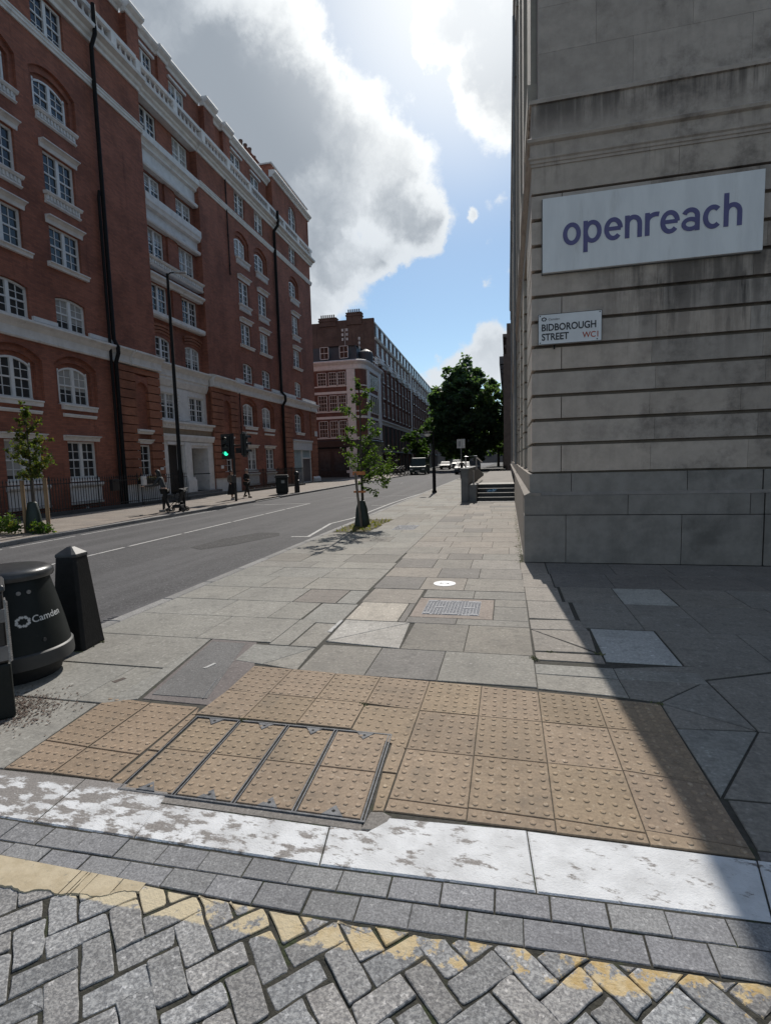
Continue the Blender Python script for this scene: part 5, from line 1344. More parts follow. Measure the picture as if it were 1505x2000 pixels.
# brick skin with white giant pilasters
g = M(); wing_band(g, [(-.06,-.15),(-.06,12.4)]); g.build('wall', dbrick, W, True)
g = M()
wing_band(g, [(-.1,12.2),(.06,12.3),(.06,12.75),(.20,12.9),(.34,13.05),(.36,13.2),(.10,13.3),(-.6,13.3)])
for z in (9.55, 6.72): wing_band(g, [(-.07,z),(.0,z),(.0,z+.28),(-.07,z+.28)])
for z in (10.35, 7.45, 4.45): wing_band(g, [(-.07,z),(.03,z),(.05,z+.14),(-.07,z+.14)])
g.box(L0-.1, L0+.3, 57.9, 58.2, -.15, 12.25)
g.box(-17.82, -16.85, 57.88, 58.2, -.15, 12.25)
wing_pil = [(R0+rc-.12, R0+rc+.06, 59.2, 60.2), (R0+rc-.12, R0+rc+.06, 64.6, 65.9)]
for a, b, c, d in wing_pil: g.box(a, b, c, d, 4.4, 12.25)
g.box(-17.0,-16.2,57.95,58.6,4.0,4.5)
g.build('stucco', white, W, True)
def flatwin(parent, x0, x1, z0, z1, y, cols=3, rows=4, nm='window'):
    f = M(); f.box(x0,x1,y-.06,y+.05,z0,z0+.06); f.box(x0,x1,y-.06,y+.05,z1-.05,z1); f.box(x0,x0+.06,y-.06,y+.05,z0,z1); f.box(x1-.06,x1,y-.06,y+.05,z0,z1); f.box(x0,x1,y-.05,y+.03,(z0+z1)/2-.025,(z0+z1)/2+.025)
    for k in range(1, cols): u = x0+(x1-x0)*k/cols; f.box(u-.012,u+.012,y-.03,y+.03,z0,z1)
    for k in range(1, rows): v = z0+(z1-z0)*k/rows; f.box(x0,x1,y-.03,y+.03,v-.012,v+.012)
    o = f.build(nm, wframe, parent, True)
    p = M(); p.box(x0+.03,x1-.03,y,y+.02,z0+.03,z1-.03); q = p.build('pane', glass_mat('wing_glass', (.015,.018,.022), (.10,.10,.10), .0), o); q.data.transform(Matrix.Translation(-parent.location)); return o
for z0, z1 in ((10.5,12.0),(7.6,9.4),(4.6,6.5)):
    for x0, x1 in ((-21.35,-20.25),(-20.0,-19.0),(-18.9,-17.95)): flatwin(W, x0, x1, z0, z1, 57.99)
    f = M()
    for yy in (60.6,61.6,62.6,63.6): f.box(-15.90,-15.74,yy,yy+.8,z0,z1)
    f.build('side_window', mat('dark_window', (.03,.035,.04), (.05,.055,.06), 3, .2), W, True)
    f = M()
    for yy in (60.5,61.5,62.5,63.5,64.45): f.box(-15.86,-15.68,yy-.04,yy+.04,z0,z1)
    f.build('side_window_frame', wframe, W, True)
g = M(); wing_band(g, [(-.9,13.25),(-1.3,15.1),(-5,15.2)]); g.build('mansard_roof', slate, W, True)
for x0 in (-21.1,-18.75):
    flatwin(W, x0, x0+1.05, 13.6, 15.0, 58.55, 2, 2, 'dormer')
g = M(); g.lathe(-16.2,60.6,[(.9,13.3),(.9,14.3),(.8,14.5),(.1,14.9)],14); g.build('turret', slate, W, True)
for x, y, zt, dxs in ((-18.35,59.6,17.2,(-.27,.27)),(-16.85,60.4,16.3,(0,))):
    g = M(); g.tube([(x,y,13.4),(x,y,zt)],.03,6)
    for dx in dxs:
        for z in (zt-1.25,zt-.72,zt-.2): g.obox((x+dx,y-.07,z),.095,.06,.14)
    g.build('phone_aerial', mat('aerial_white', (.6,.6,.6), None, 5, .5), W, True)
g = M()
for yy in (60.2,61.2,62.2,63.2,64.4): g.box(-15.74,-15.70,yy-.03,yy+.03,13.3,14.3)
g.box(-15.75,-15.69,60.2,64.4,14.22,14.3); g.box(-15.75,-15.69,60.2,64.4,13.75,13.82); g.build('roof_railing', wframe, W, True)
shopdark = mat('shopfront_black', (.015,.016,.018), (.025,.027,.03), 3, .35)
g = M(); wing_band(g, [(-.05,-.12),(.02,-.1),(.02,3.3),(.16,3.5),(.16,4.2),(.05,4.3),(-.06,4.3)]); g.build('shopfront', shopdark, W, True)
g = M()
for x in (-21.4,-19.6,-18.1): g.box(x,x+1.3,57.955,57.975,.7,3.0)
g.build('shop_window', mat('dark_window', ()), W, True)

B2 = thing('long_brick_block', 'long dark brick block with white cornices and chimney stacks, receding down the left side', 'building', (-16.4,66,0), math.atan(.03))
LEN = 78.0
g = M()
g.poly([(0,0,-.3),(0,LEN,-.3),(0,LEN,17.3),(0,0,17.3)]); g.poly([(-.15,0,17.3),(-.15,LEN,17.3),(-.15,LEN,19.3),(-.15,0,19.3)])
g.poly([(0,0,-.3),(0,0,19.7),(-14,0,19.7),(-14,0,-.3)]); g.box(-14,-.16,.01,LEN,19.2,19.3)
g.build('wall', dbrick, B2)
g = M(); g.box(-5.5,-.02,-.05,.35,12.4,19.85); g.box(-8.6,-5.5,-.05,.35,12.4,19.7); g.box(-14,-8.6,-.05,.35,12.4,19.4); g.build('gable_wall', sbrick, B2)
chimney(B2, -2.6, .3, .98, .5, 19.2, 20.6, 0, 'chimney', sbrick); chimney(B2, -6.1, .3, 1.15, .5, 19.2, 20.15, 0, 'chimney', sbrick)
for x0, n, z in ((-3.35,6,20.65),(-7.0,7,20.2)):
    for k in range(n):
        p = M(); p.lathe(x0+k*.28,.2,[(.10,z),(.085,z+.45),(.11,z+.5),(.08,z+.52)],8); p.build('chimney_pot', pot_m, B2, smooth=40)
g = M()
def b2m(prof, a=0, b=LEN): moulding(g, prof, a, b)
b2m([(-.2,14.25),(.10,14.25),(.14,14.5),(.34,14.75),(.34,14.9),(.10,15.05),(-.2,15.05)]); b2m([(-.2,6.6),(.12,6.6),(.16,6.85),(.34,7.05),(.34,7.2),(-.2,7.3)])
b2m([(-.2,17.15),(.10,17.2),(.26,17.35),(.26,17.45),(-.2,17.5)]); b2m([(-.3,19.25),(.0,19.25),(.05,19.4),(-.3,19.5)])
for a in (28.5, 57.0): g.box(-.1,.28,a,a+1.0,-.2,17.2)
for k in range(13): g.box(-.05,.42,1.2+k*6,3.6+k*6,14.35,15.02)
g.build('white_bands', white, B2)
wn = 0
for lv, (z0, z1) in enumerate(((7.9,9.7),(10.3,12.0),(12.4,13.9),(15.4,16.9))):
    for k in range(24):
        y0 = 1.0+k*3.15
        if 27.5 < y0 < 29.6 or 56 < y0 < 58: continue
        f = M(); ft = .10
        f.box(-.02,.05,y0,y0+1.25,z0,z0+ft); f.box(-.02,.05,y0,y0+1.25,z1-ft,z1); f.box(-.02,.05,y0,y0+ft,z0,z1); f.box(-.02,.05,y0+1.25-ft,y0+1.25,z0,z1); f.box(-.01,.04,y0+.6,y0+.66,z0,z1); f.box(-.01,.04,y0,y0+1.25,(z0+z1)/2-.03,(z0+z1)/2+.03)
        f.box(-.02,.16,y0-.1,y0+1.35,z0-.12,z0)
        o = f.build('window', wframe, B2); p = M(); p.box(.0,.015,y0+.05,y0+1.2,z0+.05,z1-.05); p.build('pane', glass, o)
g = M()
for k in range(24):
    y0 = 2.45+k*3.15
    for z in (7.6,): g.box(-.02,.30,y0,y0+.55,z,14.2)
g.build('brick_pilasters', dbrick, B2)
for k in range(24):
    g = M(); g.box(-.3,.02,.9+k*3.15,2.5+k*3.15,17.5,19.25); dm = g.build('dormer', mat('dormer_grey', (.24,.25,.27), (.16,.17,.19), 3, .6), B2)
    g = M(); g.box(.0,.03,1.1+k*3.15,2.3+k*3.15,17.75,19.0); g.build('pane', glass, dm)
g = M(); g.box(-.05,.05,0,LEN,-.2,6.5); g.build('shopfronts', mat('shop_row', (.03,.028,.03), (.06,.045,.04), 1.2, .85, spec=.15), B2)
g = M()
for k in range(25): g.box(-.02,.12,.35+k*3.15,1.0+k*3.15,-.2,6.6)
g.build('shop_piers', dbrick, B2)
g = M()
for k in range(12): g.box(.0,.9,1+k*6.2,4.6+k*6.2,2.9,3.1)
g.build('awnings', mat('awning_grey', (.30,.34,.38), (.2,.24,.28), .4, .7), B2)

FB = thing('distant_building', 'pale building closing the street beyond the trees', 'building', (-8,230,0))
g = M(); g.box(-30,14,0,10,-1,13)
g.build('wall', mat('distant_brick', (.16,.13,.12), (.11,.10,.10), .5, .9), FB)
g = M()
for k in range(9):
    for z in (2.5,6,9.5): g.box(-28+k*4.6,-26.4+k*4.6,-.1,.05,z,z+1.9)
g.build('window', glass, FB)

# ------------------------------------------------------------------ trees
bark = mat('bark', (.085,.07,.055), (.05,.042,.035), 14, .9, .6, 30, stretch=(1,1,.25))
leafm = leaf_mat('leaf')
def leaves(name, pts, size, palette, parent, droop=.3):
    g = M()
    for (p, s) in pts:
        c = rnd.choice(palette); k = rnd.uniform(.75,1.25); g.cur = (c[0]*k, c[1]*k, c[2]*k)
        a = Vector((rnd.gauss(0,1), rnd.gauss(0,1), rnd.gauss(-droop,.6))).normalized(); b = a.cross(Vector((rnd.gauss(0,1), rnd.gauss(0,1), rnd.gauss(0,1)))).normalized(); nrm = a.cross(b)
        l = size*s*rnd.uniform(.7,1.25); w_ = l*.36; p = Vector(p)
        i = g.vs([p, p+a*l*.5+b*w_+nrm*w_*.3, p+a*l, p+a*l*.5-b*w_+nrm*w_*.3])
        g.face((i,i+1,i+2)); g.face((i,i+2,i+3))
    return g.build(name, leafm, parent)
def cluster(c, r, n, s=1.0):
    o = []
    for _ in range(n):
        d = Vector((rnd.gauss(0,1), rnd.gauss(0,1), rnd.gauss(0,.8))); d = d.normalized()*r*rnd.random()**.55
        o.append((Vector(c)+d, s))
    return o
GREEN = [(.06,.11,.024),(.075,.13,.03),(.04,.085,.02),(.10,.15,.035),(.065,.10,.03)]
def sapling(name, label, loc, H, limbs, seed, stakes, bag, density, size, palette):
    rnd.seed(seed)
    t = thing(name, label, 'tree', loc)
    g = M(); tr = [(0,0,0),(-.01,.01,H*.3),(.0,0,H*.6),(.01,-.01,H*.86),(.0,0,H)]; g.tube(tr, [.045,.034,.026,.014,.004], 8)
    pts = []
    for (z0, dx, dy, dz, n, r) in limbs:
        base = Vector((0,0,z0)); tip = base+Vector((dx,dy,dz)); mid = (base+tip)/2+Vector((rnd.gauss(0,.03), rnd.gauss(0,.03), .06))
        g.tube([base, mid, tip], [.014,.009,.003], 5)
        for k in range(n):
            f = rnd.random()**.7; c = base.lerp(tip, f)
            pts += cluster(c, r*(.35+.65*f), density)
            if k % 3 == 0:
                e = c+Vector((rnd.gauss(0,r*.7), rnd.gauss(0,r*.7), rnd.gauss(.02,r*.5))); g.tube([c, e], [.004,.002], 4, False); pts += cluster(e, r*.3, density)
    g.build('trunk', bark, t, smooth=60)
    leaves('crown', pts, size, palette, t)
    return t
st_wood = mat('stake_wood', (.30,.20,.11), (.21,.14,.08), 10, .85, .3, 30, stretch=(1,1,.15))
bagm = mat('green_watering_bag', (.018,.035,.028), (.012,.024,.02), 8, .55, .3, 14)
limbs = [(1.15,.75,-.1,.05,8,.20),(1.2,.55,.3,.25,8,.2),(1.35,.95,.1,.3,9,.22),(1.5,.85,-.2,.45,9,.2),(1.4,-.35,.1,.2,5,.13),(1.65,-.45,-.15,.3,7,.16),(1.8,.6,.2,.35,7,.17),(2.0,-.5,.1,.3,7,.15),(2.1,.65,-.1,.45,7,.14),(2.3,-.35,.2,.25,6,.14),(2.45,.4,.1,.3,6,.13),(2.7,-.45,-.1,.35,7,.14),(2.8,.35,-.1,.35,6,.13),(3.1,-.22,.1,.3,6,.12),(3.1,.2,.1,.4,6,.11),(3.4,-.05,0,.4,6,.09),(1.0,.45,-.25,-.12,4,.12),(1.15,.5,.1,.35,8,.22),(1.55,.35,-.25,.2,8,.2),(1.9,.1,.25,.4,6,.18)]
sapling('young_tree', 'slender young street tree with a green watering bag at its foot, on the near pavement', (-3.66,12.95,0), 3.85, limbs, 5, None, None, 19, .062, GREEN)
K = thing('tree_stake', 'grey timber stake tied to the young tree on the near pavement', 'stake', (-3.70,12.68,0))
g = M(); g.tube([(.06,0,0),(-.02,.0,.9),(-.055,0,1.38)], .033, 8); g.build('post', mat('weathered_stake', (.17,.14,.115), (.12,.10,.08), 10, .9, .3), K)
g = M(); g.box(-.12,.20,-.02,.02,1.33,1.42); g.box(-.11,.2,-.022,.022,.88,.93); g.build('tie', mat('orange_tie', (.50,.19,.06), (.38,.13,.05), 10, .7), K)
Bg = thing('watering_bag', 'dark green tapered watering bag wrapped round the young tree trunk', 'watering bag', (-3.68,12.9,0))
g = M(); n = 14
prof = [(.20,0),(.205,.05),(.19,.2),(.15,.45),(.095,.62),(.085,.66)]
rings = []
for r, z in prof: rings.append(g.vs([((r+rnd.uniform(-.012,.012))*math.cos(6.2832*q/n), (r*.75+rnd.uniform(-.012,.012))*math.sin(6.2832*q/n), z+rnd.uniform(-.01,.01)) for q in range(n)]))
for a, b in zip(rings, rings[1:]):
    for q in range(n): g.face((a+q, a+(q+1) % n, b+(q+1) % n, b+q))
g.face(range(rings[-1], rings[-1]+n)); g.build('bag', bagm, Bg, smooth=60)
# planted pit
pit = mat('pit_mulch', (.13,.115,.06), (.075,.06,.04), 30, .95, .5, 60, c3=(.10,.12,.03), c3scale=4)
TP = M()
TP.slab([(-4.08,11.75),(-3.35,11.75),(-3.15,14.35),(-4.08,14.35)], .004, .005, .03, 0, .002); structure(TP.build('tree_pit', pit))
g = M()
for k in range(420):
    x, y = rnd.uniform(-4.05,-3.2), rnd.uniform(11.8,14.3); a = rnd.uniform(0,6.3); s = rnd.uniform(.01,.03); hh = rnd.uniform(.01,.10)*rnd.random()
    c = rnd.choice([(.16,.17,.05),(.10,.12,.035),(.20,.17,.07)]); g.cur = c
    g.poly([(x-s*math.cos(a),y-s*math.sin(a),.004),(x+s*math.cos(a),y+s*math.sin(a),.004),(x+rnd.gauss(0,.02),y+rnd.gauss(0,.02),.01+hh)])
o = g.build('weeds', leafm); o['kind'] = 'stuff'

limbs2 = [(1.5,.45,-.2,.15,9,.18),(1.5,-.5,.2,.1,9,.18),(1.7,.6,.1,.3,10,.18),(1.8,-.75,.1,.35,8,.15),(1.9,.55,-.1,.4,10,.18),(2.1,-.5,.1,.3,9,.17),(2.3,.4,.1,.3,10,.17),(2.5,-.35,-.1,.3,8,.15),(2.7,.3,.1,.3,8,.14),(2.9,-.15,.1,.3,7,.13),(3.1,.05,0,.3,7,.11),(1.65,.1,.3,.2,10,.2),(2.05,.1,-.3,.2,10,.2)]
GREEN2 = [(.06,.095,.022),(.085,.11,.03),(.045,.075,.02),(.13,.115,.035),(.07,.09,.03)]
sapling('young_tree', 'dense young street tree between two tan stakes before the railings, far pavement at left', (-12.5,11.5,0), 3.42, limbs2, 8, None, None, 18, .075, GREEN2)
for nm, x, y, h_, rx in (('tan timber stake right of the young tree before the railings', -12.13,11.55,1.47,-.0),('brown timber stake left of the young tree before the railings', -12.78,11.45,1.42,.0)):
    K = thing('tree_stake', nm, 'stake', (x,y,0)); g = M(); g.tube([(0,0,0),(rx,0,h_)], .05, 8); g.build('post', st_wood, K, smooth=50)
Bg2 = thing('watering_bag', 'dark green watering bag round the tree before the railings', 'watering bag', (-12.55,11.5,0)); g = M(); g.lathe(0,0,[(.24,0),(.25,.1),(.2,.5),(.14,.8),(.1,.84)],12,1,.7); g.build('bag', bagm, Bg2, smooth=60)
SH = thing('shrub', 'leafy low shrub and dry grass around the watering bag before the railings', 'shrub', (-12.6,11.3,0))
pts = []
for c, r, n in (((-.55,-.05,.30),.30,330),((-.25,-.15,.18),.22,180),((.35,.0,.16),.22,200),((.6,.05,.1),.2,120),((-.8,0,.12),.2,100)): pts += cluster(c, r, n)
leaves('foliage', pts, .085, GREEN+[(.16,.15,.05)], SH)

# big plane tree and its neighbours down the street
DEEP = [(.070,.120,.075),(.085,.14,.078),(.060,.11,.072),(.10,.155,.075),(.072,.12,.085)]
def big_tree(name, label, loc, trunk_h, lobes, nleaf, size, seed, palette, r0=.4):
    rnd.seed(seed); t = thing(name, label, 'tree', loc); g = M()
    top = max(z+r for _, _, z, r in lobes); hub = Vector((0,0,trunk_h))
    g.tube([(0,0,-.1),(.05,0,trunk_h*.5),(0,.05,trunk_h),(.1,0,top*.75)], [r0,r0*.8,r0*.7,r0*.2], 10)
    vol = sum(r**2.4 for *_, r in lobes); pts = []
    for (x, y, z, r) in lobes:
        c = Vector((x, y, z)); b = hub.lerp(Vector((0,0,z*.8)), .6 if z > trunk_h else 0); m_ = (b+c)/2+Vector((0,0,.2*r)); g.tube([b, m_, c], [r0*.28,r0*.16,r0*.05], 6)
        n = int(nleaf*r**2.4/vol); ns = max(6, int(r*9))
        for _ in range(ns):       # twigs carry tight tufts so that the outline stays ragged
            d = Vector((rnd.gauss(0,1), rnd.gauss(0,1), rnd.gauss(0,.9))).normalized(); q = c+d*r*rnd.uniform(.45,1.12)
            g.tube([c, q], [.03*r0/.4,.01], 3, False); pts += cluster(q, r*rnd.uniform(.20,.40), max(3, n//ns))
    g.build('trunk', bark, t, smooth=60); leaves('crown', pts, size, palette, t, .5); return t
lob = []
rnd.seed(21)
prof = [(3.4,3.4),(5.2,5.3),(7.0,6.0),(8.8,6.1),(10.4,5.6),(12.0,4.9),(13.4,4.0),(14.8,2.9),(16.0,1.9)]
for z, rr in prof:
    n = max(3, int(rr*1.9))
    for k in range(n):
        a = 6.2832*k/n+rnd.uniform(-.3,.3); q = rr*rnd.uniform(.62,1.0); lob.append((q*math.cos(a), q*math.sin(a), z+rnd.uniform(-.6,.6), rnd.uniform(1.1,1.75)*(1 if z < 14 else .75)))
    lob.append((rnd.uniform(-1,1), rnd.uniform(-1,1), z, 1.7 if z < 14 else 1.1))
lob += [(.4,0,17.2,.8),(.1,.2,18.0,.55),(-4.6,0,12.9,.9),(-5.1,.3,12.2,.9),(5.0,0,12.4,.8),(5.9,0,10.8,.9)]
big_tree('plane_tree', 'tall dense dark green tree filling the end of the street beside the stone hall', (-6.6,86,0), 3.6, lob, 24000, .62, 22, DEEP, .5)
def simple_lobes(rx, z0, z1, n, rr, seed):
    rnd.seed(seed); return [(rnd.gauss(0,rx*.5), rnd.gauss(0,rx*.5), rnd.uniform(z0,z1), rr*rnd.uniform(.7,1.2)) for _ in range(n)]
MIDG = [(.040,.080,.022),(.058,.105,.028),(.030,.062,.020)]
big_tree('street_tree', 'small bushy street tree on the far pavement before the long brick block', (-12.0,70,0), 1.8, simple_lobes(1.5,2.2,5.2,14,.8,31), 3000, .32, 31, MIDG, .14)
big_tree('street_tree', 'light green tree behind the dark tree, beside the corniced building', (-1.9,112,0), 3, simple_lobes(2.4,3.5,12.5,18,1.5,33), 4500, .6, 33, [(.07,.13,.03),(.10,.16,.04),(.05,.10,.025)], .3)
big_tree('street_tree', 'dark tree at the street end, left of the tall dense tree', (-13.6,120,0), 3, simple_lobes(3.5,3.5,9,18,1.9,35), 4500, .7, 35, DEEP, .3)
# ------------------------------------------------------------------ railings
rnd.seed(77)
rail_m = mat('black_railing', (.012,.012,.013), (.018,.018,.019), 20, .45, .08)
def railing(label, x0, y0, x1, y1, h=1.28, base=.14, backstay=True):
    L = math.hypot(x1-x0, y1-y0); t = thing('iron_railing', label, 'railing', (x0, y0, 0), math.atan2(y1-y0, x1-x0)-math.pi/2, 'iron railings along the far pavement')
    g = M(); g.box(-.14,.14,0,L,-.05,base); g.build('base_kerb', mat('dark_coping', (.07,.07,.072), (.05,.05,.052), 6, .85), t)
    g = M(); g.box(-.02,.02,0,L,h-.12,h-.09); g.box(-.02,.02,0,L,base+.08,base+.11); g.build('rail', rail_m, t)
    g = M(); u = .06; k = 0
    while u < L:
        big = (k % 18 == 0); r = .026 if big else .0125
        g.tube([(0,u,base),(0,u,h)], r, 5); g.lathe(0,u,[(.012,h),(.028,h+.035),(.012,h+.07),(.002,h+.14)] if not big else [(.03,h),(.045,h+.04),(.03,h+.1),(.005,h+.2)], 5); u += .125; k += 1
    g.build('bars', rail_m, t); return t
railing('long run of black iron railings with spear tops before the left windows', -16.35, 6.5, -16.05, 20.1)
railing('short run of black iron railings left of the white entrance', -16.05, 20.25, -15.95, 23.6)
railing('run of black iron railings right of the white entrance, up to the corner shop', -15.85, 29.6, -15.7, 38.6)
for lab, x, y, z, sx, sy, sz, mm in (('black box mounted on the railings near the drainpipe', -16.0,18.6,1.0,.08,.20,.24,rail_m),('pale box on the railings beside the drainpipe', -15.95,20.35,1.1,.07,.11,.2,white)):
    o = M(); o.obox((0,0,0), sx, sy, sz); o.obox((sx+.01,0,sz*.6), .02, sy*.5, .02); t = thing('meter_box', lab, 'box', (x,y,z)); o.build('case', mm, t, bevel=.01)
g = M(); g.box(-17.1,-17.0,20.6,23.0,-.1,.9); LW = thing('white_area_wall', 'low white painted wall behind the short railings', 'wall', (-17,21.8,0)); g.build('wall', white, LW, True)
FL = thing('window_box', 'small pale flowers in a window box behind the short railings', 'window box', (-16.85,21.9,1.02))
g = M(); g.box(-.12,.12,-.75,.75,-.1,.08); g.build('trough', rail_m, FL)
leaves('flowers', [(Vector((rnd.uniform(-.12,.12), rnd.uniform(-.75,.75), rnd.uniform(.08,.24))), 1) for _ in range(200)], .07, [(.55,.5,.45),(.5,.42,.35),(.08,.12,.03)], FL)

# ------------------------------------------------------------------ lamp posts, signals, bins on the far side
t = thing('lamp_column', 'tall black lamp column with a flat bright head, on the far kerb by the entrance', 'street lamp', (-12.12,17.55,0))
g = M(); g.tube([(0,0,0),(0,0,1.45)], .11, 14); g.lathe(0,0,[(.15,0),(.16,.05),(.14,.1)],14); g.build('base', blackpipe, t, smooth=45)
g = M(); g.tube([(0,0,1.45),(0,0,1.6),(-.0,0,8.75)], [.10,.075,.05], 12); g.build('column', blackpipe, t, smooth=45)
g = M(); g.tube([(0,0,8.7),(.1,.04,8.78),(.25,.1,8.80)], .025, 8); g.build('arm', blackpipe, t)
g = M(); g.obox((.42,.17,8.80), .22, .09, .03, .38); g.build('lantern', mat('lantern_alloy', (.45,.46,.48), (.36,.37,.39), 5, .35, metal=.3), t, bevel=.03)
sig = mat('signal_black', (.008,.009,.010), (.012,.013,.014), 8, .45, .03)
t = thing('traffic_signal', 'black traffic signal pole with a lit green light and a second head turned away', 'traffic light', (-12.38,22.05,0))
g = M(); g.tube([(0,0,0),(0,0,3.15)], .06, 10); g.build('pole', sig, t, smooth=45)
def head(cx, cy, cz, rz, lit):
    g = M(); g.obox((cx,cy,cz), .17, .12, .50, rz); g.obox((cx,cy,cz), .26, .02, .58, rz); hd = g.build('signal_head', sig, t, bevel=.01)
    c_, s_ = math.cos(rz), math.sin(rz)
    for k, (z, nm) in enumerate(((.32,'red'),(0,'amber'),(-.32,'green'))):
        def loc(u, v, w_): return (cx+u*c_+v*s_, cy+u*s_-v*c_, cz+z+w_)
        g = M(); n = 14; 
        a = g.vs([loc(.10*math.cos(6.2832*q/n), .125, .10*math.sin(6.2832*q/n)) for q in range(n)]); b = g.vs([loc(.09*math.cos(6.2832*q/n), .14, .09*math.sin(6.2832*q/n)) for q in range(n)])
        for q in range(n): g.face((a+q, a+(q+1) % n, b+(q+1) % n, b+q))
        g.face(range(b, b+n))
        if lit and nm == 'green': mm = emit_mat('green_light', (.03,.80,.42), 1.6)
        else: mm = mat('lens_dark', (.03,.03,.03), (.02,.02,.02), 5, .2)
        g.build(nm+'_lens', mm, hd)
        g = M()
        for q in range(0, n//2): 
            e0, e1 = 6.2832*q/n, 6.2832*(q+1)/n
            g.poly([loc(.115*math.cos(e0),.12,.115*math.sin(e0)), loc(.115*math.cos(e1),.12,.115*math.sin(e1)), loc(.115*math.cos(e1),.30,.115*math.sin(e1)-.02), loc(.115*math.cos(e0),.30,.115*math.sin(e0)-.02)])
            g.poly([loc(.125*math.cos(e0),.12,.125*math.sin(e0)), loc(.125*math.cos(e1),.12,.125*math.sin(e1)), loc(.125*math.cos(e1),.30,.125*math.sin(e1)-.02), loc(.125*math.cos(e0),.30,.125*math.sin(e0)-.02)][::-1])
        g.build('visor', mat('visor_black', (.02,.021,.022), None, 5, .3), hd)
head(-.30, -.05, 2.55, R(8), True); head(.55, .05, 2.62, R(100), False)
g = M(); g.tube([(-.3,0,2.6),(.55,.05,2.6)], .025, 6); g.obox((.25,.05,2.35), .12, .08, .12); g.build('bracket', sig, t)
g = M(); g.obox((.0,-.1,1.05), .08, .07, .17); g.build('push_button_box', mat('push_box', (.05,.05,.05), None, 5, .5), t, bevel=.01)
t = thing('litter_bin', 'large square black litter bin on the far kerb by the corner shop', 'litter bin', (-12.25,26.95,0), R(20))
g = M(); g.box(-.32,.32,-.32,.32,.08,.92); g.build('body', grime, t, bevel=.03)
g = M(); g.box(-.36,.36,-.36,.36,.92,1.0); g.box(-.33,.33,-.33,.33,1.0,1.08); g.box(-.28,.28,-.28,.28,0,.08); g.build('lid', sig, t, bevel=.02)
g = M(); g.box(-.02,.16,-.335,-.32,.62,.78); g.build('sticker', mat('sticker_grey', (.25,.27,.27), None, 5, .6), t)
t = thing('bollard', 'round black bollard with a raised collar, right of the large square bin', 'bollard', (-11.9,28.2,0))
g = M(); g.lathe(0,0,[(.15,0),(.15,.3),(.13,.5),(.13,.62),(.165,.64),(.165,.72),(.12,.74),(.12,1.0),(.155,1.02),(.155,1.12),(.10,1.2),(.02,1.24)], 16); g.build('shaft', sig, t, smooth=40)
t = thing('lamp_column', 'short black lamp column with a white lantern on the near kerb down the street', 'street lamp', (-3.62,26.2,0))
g = M(); g.tube([(0,0,0),(0,0,1.25),(0,0,1.3),(0,0,3.0)], [.09,.085,.055,.045], 10); g.lathe(0,0,[(.12,0),(.13,.06),(.1,.12)],12); g.build('column', blackpipe, t, smooth=45)
g = M(); g.tube([(0,0,2.85),(-.05,0,3.05),(-.25,0,3.08)], .025, 8); g.lathe(-.3,0,[(.05,3.1),(.15,3.02),(.17,2.98)],12); g.build('arm', blackpipe, t)
g = M(); g.lathe(-.3,0,[(.165,2.978),(.15,2.9),(.08,2.85),(.01,2.84)],12); g.build('lantern', mat('opal_glass', (.75,.75,.74), None, 3, .3, 0), t, smooth=60)
t = thing('parking_sign', 'white square parking sign on a grey post near the kerb down the street', 'sign', (-4.05,47,0))
g = M(); g.tube([(0,.2,0),(0,.2,3.4)], .04, 8); g.build('post', mat('grey_pipe', ()), t)
g = M(); g.box(-.36,.36,.12,.16,2.65,3.45); g.build('panel', mat('white_sign', ()), t)
g = M(); g.box(-.25,-.02,.112,.12,2.8,3.3); g.box(.06,.1,.112,.12,2.75,3.35); g.build('panel_marks', mat('sign_grey', (.35,.36,.38), None, 5, .6), t)
# slim sign pole by the dark shopfront
t = thing('sign_pole', 'slim black and white banded pole by the dark shopfront', 'post', (-17.2,55.5,0)); g = M(); g.tube([(0,0,0),(0,0,3.6)], .05, 8); g.build('post', sig, t)
g = M(); g.box(-.12,.12,-.07,-.05,2.1,3.3); g.box(-.2,.2,-.07,-.05,.5,.8); g.build('plates', mat('white_sign', ()), t)

